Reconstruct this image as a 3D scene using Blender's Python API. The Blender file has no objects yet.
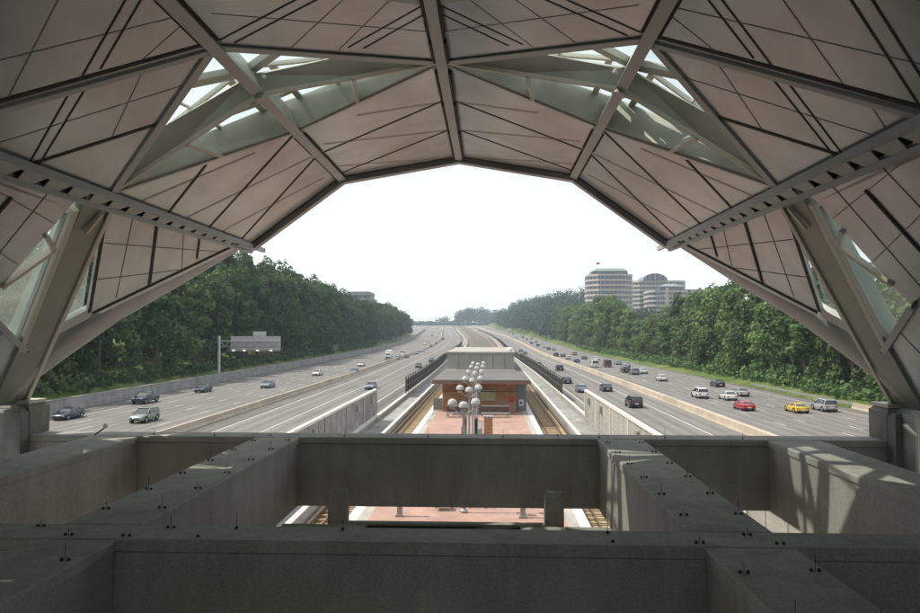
import bpy, math, random
from mathutils import Vector, Matrix
rng = random.Random(11)
scn = bpy.context.scene
COL = scn.collection
R_ = math.radians

# ------------------------------------------------------------------ camera
F_PX, CW, CH = 700.0, 920.0, 613.0
CAM = Vector((1.19, 0.0, 9.5))
YAW, PITCH = R_(2.453), R_(2.005)
cR = Vector((math.cos(YAW), math.sin(YAW), 0))
cF = Vector((-math.sin(YAW)*math.cos(PITCH), math.cos(YAW)*math.cos(PITCH), math.sin(PITCH)))
cU = cR.cross(cF)
cam_d = bpy.data.cameras.new('camera')
cam_d.sensor_width = 36.0
cam_d.lens = 36.0*F_PX/CW
cam_d.clip_start = 0.1; cam_d.clip_end = 9000
cam = bpy.data.objects.new('camera', cam_d); COL.objects.link(cam)
cam.matrix_world = Matrix(((cR.x, cU.x, -cF.x, CAM.x), (cR.y, cU.y, -cF.y, CAM.y), (cR.z, cU.z, -cF.z, CAM.z), (0, 0, 0, 1)))
scn.camera = cam

def ray(u, v):
    return (cR*(u-CW/2) + cF*F_PX + cU*(CH/2-v)).normalized()
def hit(u, v, p0, n):
    d = ray(u, v)
    t = (p0-CAM).dot(n)/d.dot(n)
    return CAM + d*t

# ------------------------------------------------------------------ helpers
class MB:
    def __init__(s): s.v = []; s.f = []
    def add(s, vs, fs):
        o = len(s.v); s.v += [tuple(p) for p in vs]; s.f += [tuple(i+o for i in f) for f in fs]
    def box(s, x0, x1, y0, y1, z0, z1, ch=0.0):
        if ch <= 0:
            vs = [(x0,y0,z0),(x1,y0,z0),(x1,y1,z0),(x0,y1,z0),(x0,y0,z1),(x1,y0,z1),(x1,y1,z1),(x0,y1,z1)]
            s.add(vs, [(0,3,2,1),(4,5,6,7),(0,1,5,4),(1,2,6,5),(2,3,7,6),(3,0,4,7)])
        else:
            c = ch
            lv = [(x0,x1,y0,y1,z0),(x0,x1,y0,y1,z1-c),(x0+c,x1-c,y0+c,y1-c,z1)]
            vs = []
            for a,b,e,f,z in lv: vs += [(a,e,z),(b,e,z),(b,f,z),(a,f,z)]
            fs = [(0,3,2,1),(8,9,10,11)]
            for k in (0,4):
                for i in range(4):
                    j = (i+1)%4; fs.append((k+i,k+j,k+4+j,k+4+i))
            s.add(vs, fs)
        return s
    def prism(s, poly, off):
        n = len(poly); off = Vector(off)
        vs = [Vector(p) for p in poly] + [Vector(p)+off for p in poly]
        fs = [tuple(range(n)), tuple(range(2*n-1, n-1, -1))]
        for i in range(n):
            j = (i+1)%n; fs.append((i, i+n, j+n, j))
        s.add(vs, fs); return s
    def strip(s, a, b, w, n, t0, t1, w2=None):
        a, b, n = Vector(a), Vector(b), Vector(n).normalized()
        d = (b-a).normalized(); q = n.cross(d).normalized()
        w2 = w if w2 is None else w2
        p = [a-q*w/2, a+q*w/2, b+q*w2/2, b-q*w2/2]
        s.prism([x+n*t0 for x in p], n*(t1-t0)); return s
    def beam(s, a, b, w, h, up=(0,0,1), w2=None, h2=None):
        a, b = Vector(a), Vector(b); d = (b-a).normalized()
        q = d.cross(Vector(up)).normalized(); u = q.cross(d).normalized()
        w2 = w if w2 is None else w2; h2 = h if h2 is None else h2
        A = [a+q*sx*w/2+u*sz*h/2 for sx, sz in ((-1,-1),(1,-1),(1,1),(-1,1))]
        B = [b+q*sx*w2/2+u*sz*h2/2 for sx, sz in ((-1,-1),(1,-1),(1,1),(-1,1))]
        s.add(A+B, [(0,1,2,3),(7,6,5,4),(0,4,5,1),(1,5,6,2),(2,6,7,3),(3,7,4,0)]); return s
    def tube(s, a, b, r, r2=None, n=10, caps=True):
        a, b = Vector(a), Vector(b); d = (b-a).normalized()
        ref = Vector((0,0,1)) if abs(d.z) < .9 else Vector((1,0,0))
        q = d.cross(ref).normalized(); u = q.cross(d)
        r2 = r if r2 is None else r2
        vs = [a+(q*math.cos(2*math.pi*i/n)+u*math.sin(2*math.pi*i/n))*r for i in range(n)]
        vs += [b+(q*math.cos(2*math.pi*i/n)+u*math.sin(2*math.pi*i/n))*r2 for i in range(n)]
        fs = [(i, (i+1)%n, n+(i+1)%n, n+i) for i in range(n)]
        if caps: fs += [tuple(range(n-1,-1,-1)), tuple(range(n, 2*n))]
        s.add(vs, fs); return s
    def lathe(s, c, prof, n=16):
        c = Vector(c); vs = []; fs = []
        for r, z in prof:
            for i in range(n):
                a = 2*math.pi*i/n; vs.append(c+Vector((r*math.cos(a), r*math.sin(a), z)))
        for k in range(len(prof)-1):
            for i in range(n):
                j = (i+1)%n; fs.append((k*n+i, k*n+j, (k+1)*n+j, (k+1)*n+i))
        fs.append(tuple(range(n-1,-1,-1))); fs.append(tuple((len(prof)-1)*n+i for i in range(n)))
        s.add(vs, fs); return s
    def build(s, name, mat, parent=None, smooth=False):
        me = bpy.data.meshes.new(name)
        me.from_pydata(s.v, [], s.f); me.materials.append(mat)
        if smooth:
            me.polygons.foreach_set('use_smooth', [True]*len(me.polygons))
            try: me.set_sharp_from_angle(angle=R_(38))
            except Exception: pass
        me.update()
        o = bpy.data.objects.new(name, me); COL.objects.link(o)
        if parent is not None:
            o.parent = parent
            o.location = -Vector(parent.get('_org', (0,0,0))) if parent.get('_org') is not None else (0,0,0)
        return o

def tag(o, label=None, cat=None, group=None, kind=None):
    if label: o['label'] = label
    if cat: o['category'] = cat
    if group: o['group'] = group
    if kind: o['kind'] = kind
    return o
def thing(name, label, cat, loc=(0,0,0), group=None, rotz=0.0):
    """Empty at the thing's base. Parts are built in local coordinates."""
    o = bpy.data.objects.new(name, None); COL.objects.link(o)
    o.location = loc; o.rotation_euler = (0,0,rotz); o.empty_display_size = .3
    return tag(o, label, cat, group)
def wthing(name, label, cat, loc, group=None):
    """Empty at the base; its parts are given in world coordinates and shifted back."""
    o = thing(name, label, cat, loc, group); o['_org'] = list(loc); return o
def copy_tree(o, parent=None):
    c = o.copy(); COL.objects.link(c); c.parent = parent
    for ch in CH_MAP.get(o.name, []): copy_tree(ch, c)
    return c
CH_MAP = {}
def register(o):
    CH_MAP[o.name] = list(o.children)
    for c in o.children: register(c)

# ------------------------------------------------------------------ materials
def pmat(name, c1, c2=None, scale=3.0, rough=.8, metal=0.0, stretch=(1,1,1), bump=0.0, detail=6.0, c3=None, scale3=.4, obj=False, spec=.35, rand=0.0, big=0.0):
    m = bpy.data.materials.new(name); m.use_nodes = True
    nt = m.node_tree; N = nt.nodes; L = nt.links
    b = N['Principled BSDF']
    b.inputs['Roughness'].default_value = rough; b.inputs['Metallic'].default_value = metal
    b.inputs['Specular IOR Level'].default_value = spec
    c2 = c2 or tuple(x*.8 for x in c1)
    if obj:
        tc = N.new('ShaderNodeTexCoord'); src = tc.outputs['Object']
    else:
        g = N.new('ShaderNodeNewGeometry'); src = g.outputs['Position']
    mp = N.new('ShaderNodeMapping'); mp.inputs['Scale'].default_value = stretch
    L.new(src, mp.inputs['Vector'])
    n = N.new('ShaderNodeTexNoise'); n.inputs['Scale'].default_value = scale; n.inputs['Detail'].default_value = detail
    L.new(mp.outputs[0], n.inputs['Vector'])
    r = N.new('ShaderNodeMapRange'); r.inputs[1].default_value = .32; r.inputs[2].default_value = .68
    L.new(n.outputs['Fac'], r.inputs[0])
    mx = N.new('ShaderNodeMix'); mx.data_type = 'RGBA'
    mx.inputs[6].default_value = (*c2, 1); mx.inputs[7].default_value = (*c1, 1)
    L.new(r.outputs[0], mx.inputs[0]); out = mx.outputs[2]
    if c3:
        n3 = N.new('ShaderNodeTexNoise'); n3.inputs['Scale'].default_value = scale3; n3.inputs['Detail'].default_value = 4
        L.new(src, n3.inputs['Vector'])
        r3 = N.new('ShaderNodeMapRange'); r3.inputs[1].default_value = .48; r3.inputs[2].default_value = .72
        L.new(n3.outputs['Fac'], r3.inputs[0])
        m3 = N.new('ShaderNodeMix'); m3.data_type = 'RGBA'; m3.inputs[7].default_value = (*c3, 1)
        L.new(out, m3.inputs[6]); L.new(r3.outputs[0], m3.inputs[0]); out = m3.outputs[2]
    if rand:
        oi = N.new('ShaderNodeObjectInfo')
        hs = N.new('ShaderNodeHueSaturation')
        mr = N.new('ShaderNodeMapRange'); mr.inputs[3].default_value = 1-rand; mr.inputs[4].default_value = 1+rand
        L.new(oi.outputs['Random'], mr.inputs[0]); L.new(mr.outputs[0], hs.inputs['Value'])
        mh = N.new('ShaderNodeMapRange'); mh.inputs[3].default_value = .5-rand*.07; mh.inputs[4].default_value = .5+rand*.05
        ma = N.new('ShaderNodeMath'); ma.operation = 'FRACT'
        mm = N.new('ShaderNodeMath'); mm.operation = 'MULTIPLY'; mm.inputs[1].default_value = 7.31
        L.new(oi.outputs['Random'], mm.inputs[0]); L.new(mm.outputs[0], ma.inputs[0]); L.new(ma.outputs[0], mh.inputs[0])
        L.new(mh.outputs[0], hs.inputs['Hue'])
        L.new(out, hs.inputs['Color']); out = hs.outputs[0]
    L.new(out, b.inputs['Base Color'])
    if bump:
        bp = N.new('ShaderNodeBump'); bp.inputs['Strength'].default_value = bump; bp.inputs['Distance'].default_value = .02
        L.new(n.outputs['Fac'], bp.inputs['Height']); L.new(bp.outputs[0], b.inputs['Normal'])
    return m
def emis(m, col, s):
    b = m.node_tree.nodes['Principled BSDF']; b.inputs['Emission Color'].default_value = (*col,1); b.inputs['Emission Strength'].default_value = s; return m

M = {}

def streaks(m, lo=.74, sc=2.2, grain=.82):
    nt = m.node_tree; N = nt.nodes; L = nt.links; bs = N['Principled BSDF']
    src = bs.inputs['Base Color'].links[0].from_socket
    ge = N.new('ShaderNodeNewGeometry')
    outs = []
    for st, s_, a0, a1, l_ in (((1,1,.10), sc, .45, .72, lo), ((1,1,1), 26.0, .30, .62, grain), ((1,1,1), .55, .35, .7, .85)):
        mp = N.new('ShaderNodeMapping'); mp.inputs['Scale'].default_value = st; L.new(ge.outputs['Position'], mp.inputs[0])
        no = N.new('ShaderNodeTexNoise'); no.inputs['Scale'].default_value = s_; no.inputs['Detail'].default_value = 7; L.new(mp.outputs[0], no.inputs['Vector'])
        mr = N.new('ShaderNodeMapRange'); mr.inputs[1].default_value = a0; mr.inputs[2].default_value = a1; mr.inputs[3].default_value = 1.06; mr.inputs[4].default_value = l_
        L.new(no.outputs['Fac'], mr.inputs[0]); outs.append(mr.outputs[0])
    p = outs[0]
    for q in outs[1:]:
        mm = N.new('ShaderNodeMath'); mm.operation = 'MULTIPLY'; L.new(p, mm.inputs[0]); L.new(q, mm.inputs[1]); p = mm.outputs[0]
    vm = N.new('ShaderNodeVectorMath'); vm.operation = 'SCALE'; L.new(src, vm.inputs[0]); L.new(p, vm.inputs['Scale']); L.new(vm.outputs[0], bs.inputs['Base Color'])
    return m
M['concrete'] = streaks(pmat('beam_concrete', (.395,.40,.365), (.35,.355,.325), 3.5, .85, stretch=(1,1,.35), bump=.35, detail=12), .86)
M['pier'] = streaks(pmat('pier_concrete', (.25,.255,.23), (.21,.215,.195), 3, .88), .8)
M['stub'] = pmat('weathered_concrete', (.20,.205,.185), (.16,.165,.15), 3, .9, c3=(.11,.11,.10))
M['concrete_light'] = pmat('concrete_light', (.42,.40,.36), (.33,.32,.29), 1.8, .85, stretch=(1,.3,2.5), bump=.3, c3=(.25,.24,.22), scale3=.25)
M['steel_dark'] = pmat('steel_dark', (.030,.028,.026), (.022,.02,.018), 4, .55)
M['panel'] = pmat('soffit_panel', (.35,.40,.42), (.32,.365,.385), 2.2, .27, metal=.25, c3=(.29,.33,.345), scale3=.35, spec=.5)
streaks(M['panel'], .86, .9, 1.02)
M['panel_bounce'] = pmat('soffit_panel_bounce', (.40,.435,.44), (.365,.395,.40), 2.2, .25, metal=.3, c3=(.35,.355,.35), scale3=.5, spec=.5)  # soffit copy tinted lighter and warmer for sunlight bounced off the tiles
streaks(M['panel_bounce'], .86, .9, 1.02)
M['rib'] = pmat('painted_steel', (.40,.415,.41), (.36,.375,.37), 1.5, .5, spec=.45)
M['green'] = pmat('grey_green_steel', (.50,.51,.46), (.45,.46,.41), 1.2, .5, spec=.45, c3=(.28,.30,.255))
M['column'] = pmat('column_paint', (.20,.235,.195), (.175,.205,.17), .9, .45, spec=.45, c3=(.15,.175,.145))
M['flange'] = pmat('column_flange', (.52,.49,.42), (.47,.44,.38), 2, .5)
M['joint'] = pmat('joint', (.045,.04,.036), (.03,.027,.024), 5, .8)
M['seam'] = pmat('seam', (.21,.21,.205), (.17,.17,.165), 5, .8)
M['seam_light'] = pmat('seam_light', (.5,.44,.38), (.44,.38,.33), 5, .5)
M['edge_metal'] = pmat('edge_metal', (.31,.325,.33), (.27,.285,.29), 1.4, .45, metal=.2, c3=(.2,.18,.16))
def road_mat(name, a, b, c3):
    m = pmat(name, a, b, .8, .9, stretch=(1.0,.03,1), bump=.0, c3=c3, scale3=.06)
    nt = m.node_tree; N = nt.nodes; L = nt.links; bs = N['Principled BSDF']
    src = bs.inputs['Base Color'].links[0].from_socket
    ge = N.new('ShaderNodeNewGeometry'); sp = N.new('ShaderNodeSeparateXYZ'); L.new(ge.outputs['Position'], sp.inputs[0])
    no = N.new('ShaderNodeTexNoise'); no.inputs['Scale'].default_value = .15; L.new(ge.outputs['Position'], no.inputs['Vector'])
    m1 = N.new('ShaderNodeMath'); m1.operation = 'MULTIPLY'; m1.inputs[1].default_value = 2*math.pi/1.825; L.new(sp.outputs[0], m1.inputs[0])
    m2 = N.new('ShaderNodeMath'); m2.operation = 'SINE'; L.new(m1.outputs[0], m2.inputs[0])
    m3 = N.new('ShaderNodeMath'); m3.operation = 'MULTIPLY'; L.new(m2.outputs[0], m3.inputs[0]); L.new(no.outputs['Fac'], m3.inputs[1])
    mr = N.new('ShaderNodeMapRange'); mr.inputs[1].default_value = -.6; mr.inputs[2].default_value = .6; mr.inputs[3].default_value = .80; mr.inputs[4].default_value = 1.10
    L.new(m3.outputs[0], mr.inputs[0])
    fi = N.new('ShaderNodeTexNoise'); fi.inputs['Scale'].default_value = 2.2; fi.inputs['Detail'].default_value = 8; L.new(ge.outputs['Position'], fi.inputs['Vector'])
    fr_ = N.new('ShaderNodeMapRange'); fr_.inputs[1].default_value = .3; fr_.inputs[2].default_value = .7; fr_.inputs[3].default_value = .86; fr_.inputs[4].default_value = 1.1; L.new(fi.outputs['Fac'], fr_.inputs[0])
    mm = N.new('ShaderNodeMath'); mm.operation = 'MULTIPLY'; L.new(mr.outputs[0], mm.inputs[0]); L.new(fr_.outputs[0], mm.inputs[1])
    vm = N.new('ShaderNodeVectorMath'); vm.operation = 'SCALE'; L.new(src, vm.inputs[0]); L.new(mm.outputs[0], vm.inputs['Scale'])
    L.new(vm.outputs[0], bs.inputs['Base Color'])
    return m
M['asphalt'] = road_mat('asphalt', (.20,.195,.185), (.165,.162,.154), (.145,.142,.136))
M['asphalt_dark'] = road_mat('asphalt_shoulder', (.145,.142,.134), (.12,.118,.11), (.165,.16,.15))
M['paint_white'] = pmat('paint_white', (.62,.61,.57), (.36,.355,.34), 6, .7)
M['paint_yellow'] = pmat('paint_yellow', (.55,.38,.16), (.42,.31,.17), 5, .7)
M['barrier_tan'] = pmat('barrier_tan', (.52,.45,.35), (.42,.37,.29), .9, .85, c3=(.34,.3,.24), scale3=.12)
M['barrier_grey'] = pmat('barrier_grey', (.36,.36,.35), (.28,.28,.27), .9, .85, stretch=(1,.4,2), c3=(.22,.22,.21), scale3=.2)
streaks(M['barrier_grey'], .8)
M['cap_white'] = pmat('cap_white', (.72,.70,.66), (.58,.56,.52), 1.2, .7)
M['ballast'] = pmat('ballast', (.50,.38,.235), (.40,.30,.18), 3.5, .95, bump=.6, c3=(.34,.27,.18), scale3=.3)
M['rail'] = pmat('rail_steel', (.16,.115,.085), (.11,.08,.06), 5, .5, metal=.5)
M['tie'] = pmat('tie', (.36,.28,.19), (.29,.225,.15), 5, .9)
M['grass'] = pmat('grass', (.115,.165,.045), (.06,.095,.028), .35, .95, c3=(.19,.19,.075), scale3=.08, spec=.1)
M['dirt'] = pmat('median_ground', (.15,.14,.115), (.11,.10,.08), .2, .95, c3=(.13,.13,.10), scale3=.05, spec=.1)
M['bark'] = pmat('bark', (.13,.105,.08), (.07,.055,.042), 3, .95, obj=True, stretch=(1,1,.2))
M['roof_grey'] = pmat('roof_membrane', (.155,.148,.14), (.125,.12,.113), .5, .8)
M['roof_light'] = pmat('roof_light', (.31,.31,.275), (.27,.27,.24), .4, .8)
M['frame_grey'] = pmat('frame_grey', (.34,.35,.35), (.28,.29,.29), 3, .5, metal=.3)
M['lamp_white'] = pmat('lamp_globe', (.42,.44,.44), (.33,.35,.35), 4, .18)
M['dark'] = pmat('slot_shade', (.012,.012,.012), (.008,.008,.008), 2, .9)
M['black_mesh'] = pmat('dark_screen', (.05,.055,.06), (.025,.028,.03), 2.5, .6)
M['red'] = pmat('red_paint', (.55,.05,.035), (.45,.04,.03), 2, .5)
M['sign_blue'] = pmat('sign_blue', (.10,.20,.42), (.08,.16,.35), 2, .5)
M['sign_white'] = pmat('sign_white', (.8,.8,.78), (.7,.7,.68), 2, .5)
M['teal'] = pmat('map_teal', (.16,.34,.31), (.35,.45,.42), 6, .4)
M['yellow_glow'] = pmat('lit_window_tint', (.42,.44,.24), (.30,.32,.18), 3, .3)  # window's light painted as a dull yellow, no emission
M['window'] = pmat('office_window', (.05,.065,.085), (.03,.04,.055), .12, .12, spec=.8)
M['stone_pink'] = pmat('office_stone', (.46,.425,.405), (.40,.37,.35), .1, .8)
M['copper'] = pmat('copper_roof', (.20,.28,.25), (.165,.23,.21), .2, .6)

def brick_mat(name, c1, c2, mortar, sx, bw=.5, rh=.25, ms=.02):
    m = bpy.data.materials.new(name); m.use_nodes = True
    nt = m.node_tree; N = nt.nodes; L = nt.links; b = N['Principled BSDF']; b.inputs['Roughness'].default_value = .8
    g = N.new('ShaderNodeNewGeometry')
    br = N.new('ShaderNodeTexBrick'); br.inputs['Scale'].default_value = sx
    br.inputs['Color1'].default_value = (*c1,1); br.inputs['Color2'].default_value = (*c2,1); br.inputs['Mortar'].default_value = (*mortar,1)
    br.inputs['Brick Width'].default_value = bw; br.inputs['Row Height'].default_value = rh; br.inputs['Mortar Size'].default_value = ms
    L.new(g.outputs['Position'], br.inputs['Vector'])
    n = N.new('ShaderNodeTexNoise'); n.inputs['Scale'].default_value = .5; n.inputs['Detail'].default_value = 6
    L.new(g.outputs['Position'], n.inputs['Vector'])
    mx = N.new('ShaderNodeMix'); mx.data_type = 'RGBA'; mx.blend_type = 'MULTIPLY'; mx.inputs[0].default_value = .5
    L.new(br.outputs['Color'], mx.inputs[6]); L.new(n.outputs['Fac'], mx.inputs[7]); L.new(mx.outputs[2], b.inputs['Base Color'])
    return m
M['tiles'] = brick_mat('platform_tiles', (.53,.34,.275), (.46,.295,.24), (.38,.27,.22), 1.0, .4, .4, .012)
def brick_wall(name, c1, c2, mortar):
    m = brick_mat(name, c1, c2, mortar, 1.0, .6, .3, .02)
    nt = m.node_tree; g = [n for n in nt.nodes if n.type == 'NEW_GEOMETRY'][0]; br = [n for n in nt.nodes if n.type == 'TEX_BRICK'][0]
    sp = nt.nodes.new('ShaderNodeSeparateXYZ'); cb = nt.nodes.new('ShaderNodeCombineXYZ')
    ad = nt.nodes.new('ShaderNodeMath'); ad.operation = 'ADD'
    nt.links.new(g.outputs['Position'], sp.inputs[0]); nt.links.new(sp.outputs[0], ad.inputs[0]); nt.links.new(sp.outputs[1], ad.inputs[1])
    nt.links.new(ad.outputs[0], cb.inputs[0]); nt.links.new(sp.outputs[2], cb.inputs[1]); nt.links.new(cb.outputs[0], br.inputs['Vector'])
    return m
M['brick'] = brick_wall('brown_brick', (.50,.27,.14), (.40,.21,.11), (.30,.2,.13))

def glass_mat():
    m = bpy.data.materials.new('skylight_glass'); m.use_nodes = True
    nt = m.node_tree; N = nt.nodes; L = nt.links
    for n in list(N): N.remove(n)
    o = N.new('ShaderNodeOutputMaterial'); t = N.new('ShaderNodeBsdfTransparent'); t.inputs[0].default_value = (.95,.985,.965,1)
    g = N.new('ShaderNodeBsdfGlossy'); g.inputs['Roughness'].default_value = .08; g.inputs['Color'].default_value = (.8,.9,.85,1)
    d = N.new('ShaderNodeBsdfTranslucent'); d.inputs[0].default_value = (.8,.88,.84,1)
    no = N.new('ShaderNodeTexNoise'); no.inputs['Scale'].default_value = .8
    ge = N.new('ShaderNodeNewGeometry'); L.new(ge.outputs['Position'], no.inputs['Vector'])
    mr = N.new('ShaderNodeMapRange'); mr.inputs[3].default_value = .02; mr.inputs[4].default_value = .09
    L.new(no.outputs['Fac'], mr.inputs[0])
    m1 = N.new('ShaderNodeMixShader'); m2 = N.new('ShaderNodeMixShader'); m2.inputs[0].default_value = .07
    L.new(mr.outputs[0], m1.inputs[0]); L.new(t.outputs[0], m1.inputs[1]); L.new(d.outputs[0], m1.inputs[2])
    L.new(m1.outputs[0], m2.inputs[1]); L.new(g.outputs[0], m2.inputs[2]); L.new(m2.outputs[0], o.inputs[0])
    return m
M['glass'] = glass_mat()

def leaf_mat(name, c1, c2, c3, rand=.30):
    m = pmat(name, c1, c2, .5, .75, c3=c3, scale3=.22, obj=True, rand=rand, spec=.15, detail=3)
    nt = m.node_tree; b = nt.nodes['Principled BSDF']; out = nt.nodes['Material Output']
    tr = nt.nodes.new('ShaderNodeBsdfTranslucent'); mx = nt.nodes.new('ShaderNodeMixShader'); mx.inputs[0].default_value = .25
    src = b.inputs['Base Color'].links[0].from_socket
    nt.links.new(src, tr.inputs[0]); nt.links.new(b.outputs[0], mx.inputs[1]); nt.links.new(tr.outputs[0], mx.inputs[2]); nt.links.new(mx.outputs[0], out.inputs[0])
    return m
M['leaf_shaded'] = leaf_mat('leaf_shaded', (.060,.112,.040), (.032,.066,.027), (.10,.16,.05))
M['leaf_hazed'] = leaf_mat('leaf_hazed', (.036,.076,.048), (.020,.045,.034), (.055,.10,.05))  # distance haze painted into the leaf colour
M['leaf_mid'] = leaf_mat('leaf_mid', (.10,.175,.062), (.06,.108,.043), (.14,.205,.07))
M['leaf_sunlit'] = leaf_mat('leaf_sunlit', (.145,.215,.075), (.08,.135,.05), (.175,.23,.085))

# ------------------------------------------------------------------ world curve
def sm(t): t = max(0., min(1., t)); return t*t*(3-2*t)
CXP = [(-200,0),(150,0),(300,-2.5),(480,-4.5),(650,-11),(800,-21),(1000,-34),(1400,-60),(2000,-100),(4000,-250)]
EZP = [(-200,0),(300,0),(420,.8),(550,3.0),(700,6.2),(1000,12.5),(1400,21.5),(1500,22.5),(4000,22)]
def interp(P, y):
    if y <= P[0][0]: return P[0][1]
    for i in range(len(P)-1):
        if y <= P[i+1][0]:
            y0, v0 = P[i]; y1, v1 = P[i+1]
            def sl(k):
                if k <= 0 or k >= len(P)-1: return 0 if k <= 0 else (P[-1][1]-P[-2][1])/(P[-1][0]-P[-2][0])
                return (P[k+1][1]-P[k-1][1])/(P[k+1][0]-P[k-1][0])
            t = (y-y0)/(y1-y0); h = y1-y0; m0 = sl(i)*h; m1 = sl(i+1)*h
            return (2*t**3-3*t*t+1)*v0+(t**3-2*t*t+t)*m0+(-2*t**3+3*t*t)*v1+(t**3-t*t)*m1
    return P[-1][1]
cx = lambda y: interp(CXP, y)
ez = lambda y: interp(EZP, y)
def cang(y): return math.atan2(cx(y+5)-cx(y-5), 10.0)
ZR = -1.5      # road level
def ysamples(y0, y1):
    ys = []; y = y0
    while y < y1:
        ys.append(y); y += 12 if y < 240 else (16 if y < 1000 else 50)
    ys.append(y1); return ys
def sweep(mb, prof, y0, y1, closed=True, follow=True):
    """extrude a cross profile [(x,z)] (z absolute at Y=0) along the corridor"""
    ys = ysamples(y0, y1) if follow else [y0, y1]
    n = len(prof); vs = []; fs = []
    for y in ys:
        dx, dz = (cx(y), ez(y)) if follow else (0, 0)
        for x, z in prof: vs.append((x+dx, y, z+dz))
    for k in range(len(ys)-1):
        for i in range(n if closed else n-1):
            j = (i+1)%n; fs.append((k*n+i, k*n+j, (k+1)*n+j, (k+1)*n+i))
    if closed: fs += [tuple(range(n-1,-1,-1)), tuple((len(ys)-1)*n+i for i in range(n))]
    mb.add(vs, fs); return mb

# ------------------------------------------------------------------ ground
def bank(x, y):
    if x < -60:
        k = 1-sm((y-640)/100)
        return k*(2.2*sm((-60-x)/5)+6.5*sm((-64-x)/28)+5*sm((-95-x)/80))
    if x > 54: return 1.0*sm((x-54)/4)+2.0*sm((x-62)/40)+ (16*sm((x-60)/30)+8*sm((x-90)/60))*sm((y-470)/230)
    return 0
def ground_z(x, y):
    lx = x-cx(y)
    med = -.35 if abs(lx) < 12.2 and y > 0 else 0
    return ZR-.15+ez(y)+bank(lx, y)+med
g = MB()
ys = [-300,-150,-50] + ysamples(0, 1500) + [1700, 2000, 2500, 3200, 4500, 6500]
xs = [-3500,-1800,-900,-500,-320,-220,-160,-130,-110,-95,-85,-78,-72,-68,-64,-61.5,-60,-12.4,-12.1,0,12.1,12.4,54,56,58,62,68,76,86,100,120,150,200,300,500,900,1800,3500]
vs = []; fs = []
for y in ys:
    for x in xs:
        X = x+cx(y); vs.append((X, y, ground_z(X, y)))
n = len(xs)
for a in range(len(ys)-1):
    for b in range(n-1): fs.append((a*n+b, a*n+b+1, (a+1)*n+b+1, (a+1)*n+b))
g.add(vs, fs)
tag(g.build('ground', M['grass']), kind='structure')

def road(name, x0, x1, y0, y1, dz=0.0, mat='asphalt'):
    mb = MB(); sweep(mb, [(x0, ZR+dz), (x1, ZR+dz)], y0, y1, closed=False)
    return tag(mb.build(name, M[mat]), kind='structure')
road('road_left', -57.6, -33.2, -60, 1500, 0)
road('access_road_left', -32.6, -12.6, -60, 1500, 0)
road('access_road_right', 12.6, 28.2, -60, 1500, 0)
road('toll_plaza', -200, -58.4, 735, 1470, -.02)
road('road_right', 29.0, 52.6, -60, 1500, 0)
# darker shoulders as sheets just above
road('road_shoulder', -57.55, -52.8, -60, 1500, .004, 'asphalt_dark')
road('road_shoulder', 50.2, 52.5, -60, 1500, .004, 'asphalt_dark')
road('road_shoulder', -16.6, -12.65, -60, 1500, .004, 'asphalt_dark')
road('road_shoulder', -32.5, -29.6, -60, 1500, .004, 'asphalt_dark')
def marks(name, mat, solids=(), dashes=()):
    mb = MB()
    for x in solids: sweep(mb, [(x-.1, ZR+.010), (x+.1, ZR+.010)], -40, 1400, closed=False)
    for x, ph in dashes:
        y = 20+ph
        while y < 620:
            a, b = y, y+3.2
            mb.add([(x-.09+cx(a), a, ZR+ez(a)+.010), (x+.09+cx(a), a, ZR+ez(a)+.010), (x+.09+cx(b), b, ZR+ez(b)+.010), (x-.09+cx(b), b, ZR+ez(b)+.010)], [(0,1,2,3)])
            y += 12.2
    return tag(mb.build(name, M[mat]), kind='structure')
marks('road_markings', 'paint_white', (-29.5, -52.7, -16.6, -24.2, 50.2, 24.6, 15.4), [(-38.0,0),(-41.7,4),(-45.3,8),(-49.0,2),(35.6,3),(39.3,6.5),(42.9,0),(46.6,9)])
marks('road_markings', 'paint_yellow', (-34.4, 31.0), [])

def barrier(name, x, y0, y1, h, mat, label, cat='barrier', w=.3, wb=.6, cap=None, z0=ZR):
    t = wthing(name, label, cat, (x, max(y0, 0), z0))
    mb = MB(); sweep(mb, [(x-wb/2,z0-.1),(x+wb/2,z0-.1),(x+wb/2,z0+.08),(x+w/2+.03,z0+.3),(x+w/2,z0+h),(x-w/2,z0+h),(x-w/2-.03,z0+.3),(x-wb/2,z0+.08)], y0, y1)
    mb.build('wall', M[mat], t)
    if cap:
        mb = MB(); sweep(mb, [(x-w/2-.05,z0+h+.002),(x+w/2+.05,z0+h+.002),(x+w/2+.05,z0+h+.12),(x-w/2-.05,z0+h+.12)], y0, y1)
        mb.build('cap', M[cap], t)
    return t
barrier('median_barrier', -32.9, -40, 1450, .85, 'barrier_tan', 'low tan concrete barrier between the far left lanes and the left inner roadway', wb=.66)
barrier('median_barrier', 28.6, -40, 1450, .95, 'barrier_tan', 'wide sunlit tan concrete barrier along the right carriageways', w=.62, wb=.8)
barrier('retaining_wall', -58.0, -40, 1000, 1.7, 'barrier_grey', 'long grey concrete wall at the foot of the wooded bank', 'wall', w=.4, wb=.5, cap='barrier_grey')
barrier('track_barrier', -12.4, -30, 1000, 1.0, 'concrete_light', 'concrete track barrier with white cap left of the railway', w=.3, wb=.36, cap='cap_white')
barrier('track_barrier', 12.4, -30, 1000, 1.0, 'concrete_light', 'concrete track barrier with white cap right of the railway', w=.3, wb=.36, cap='cap_white')
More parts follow.
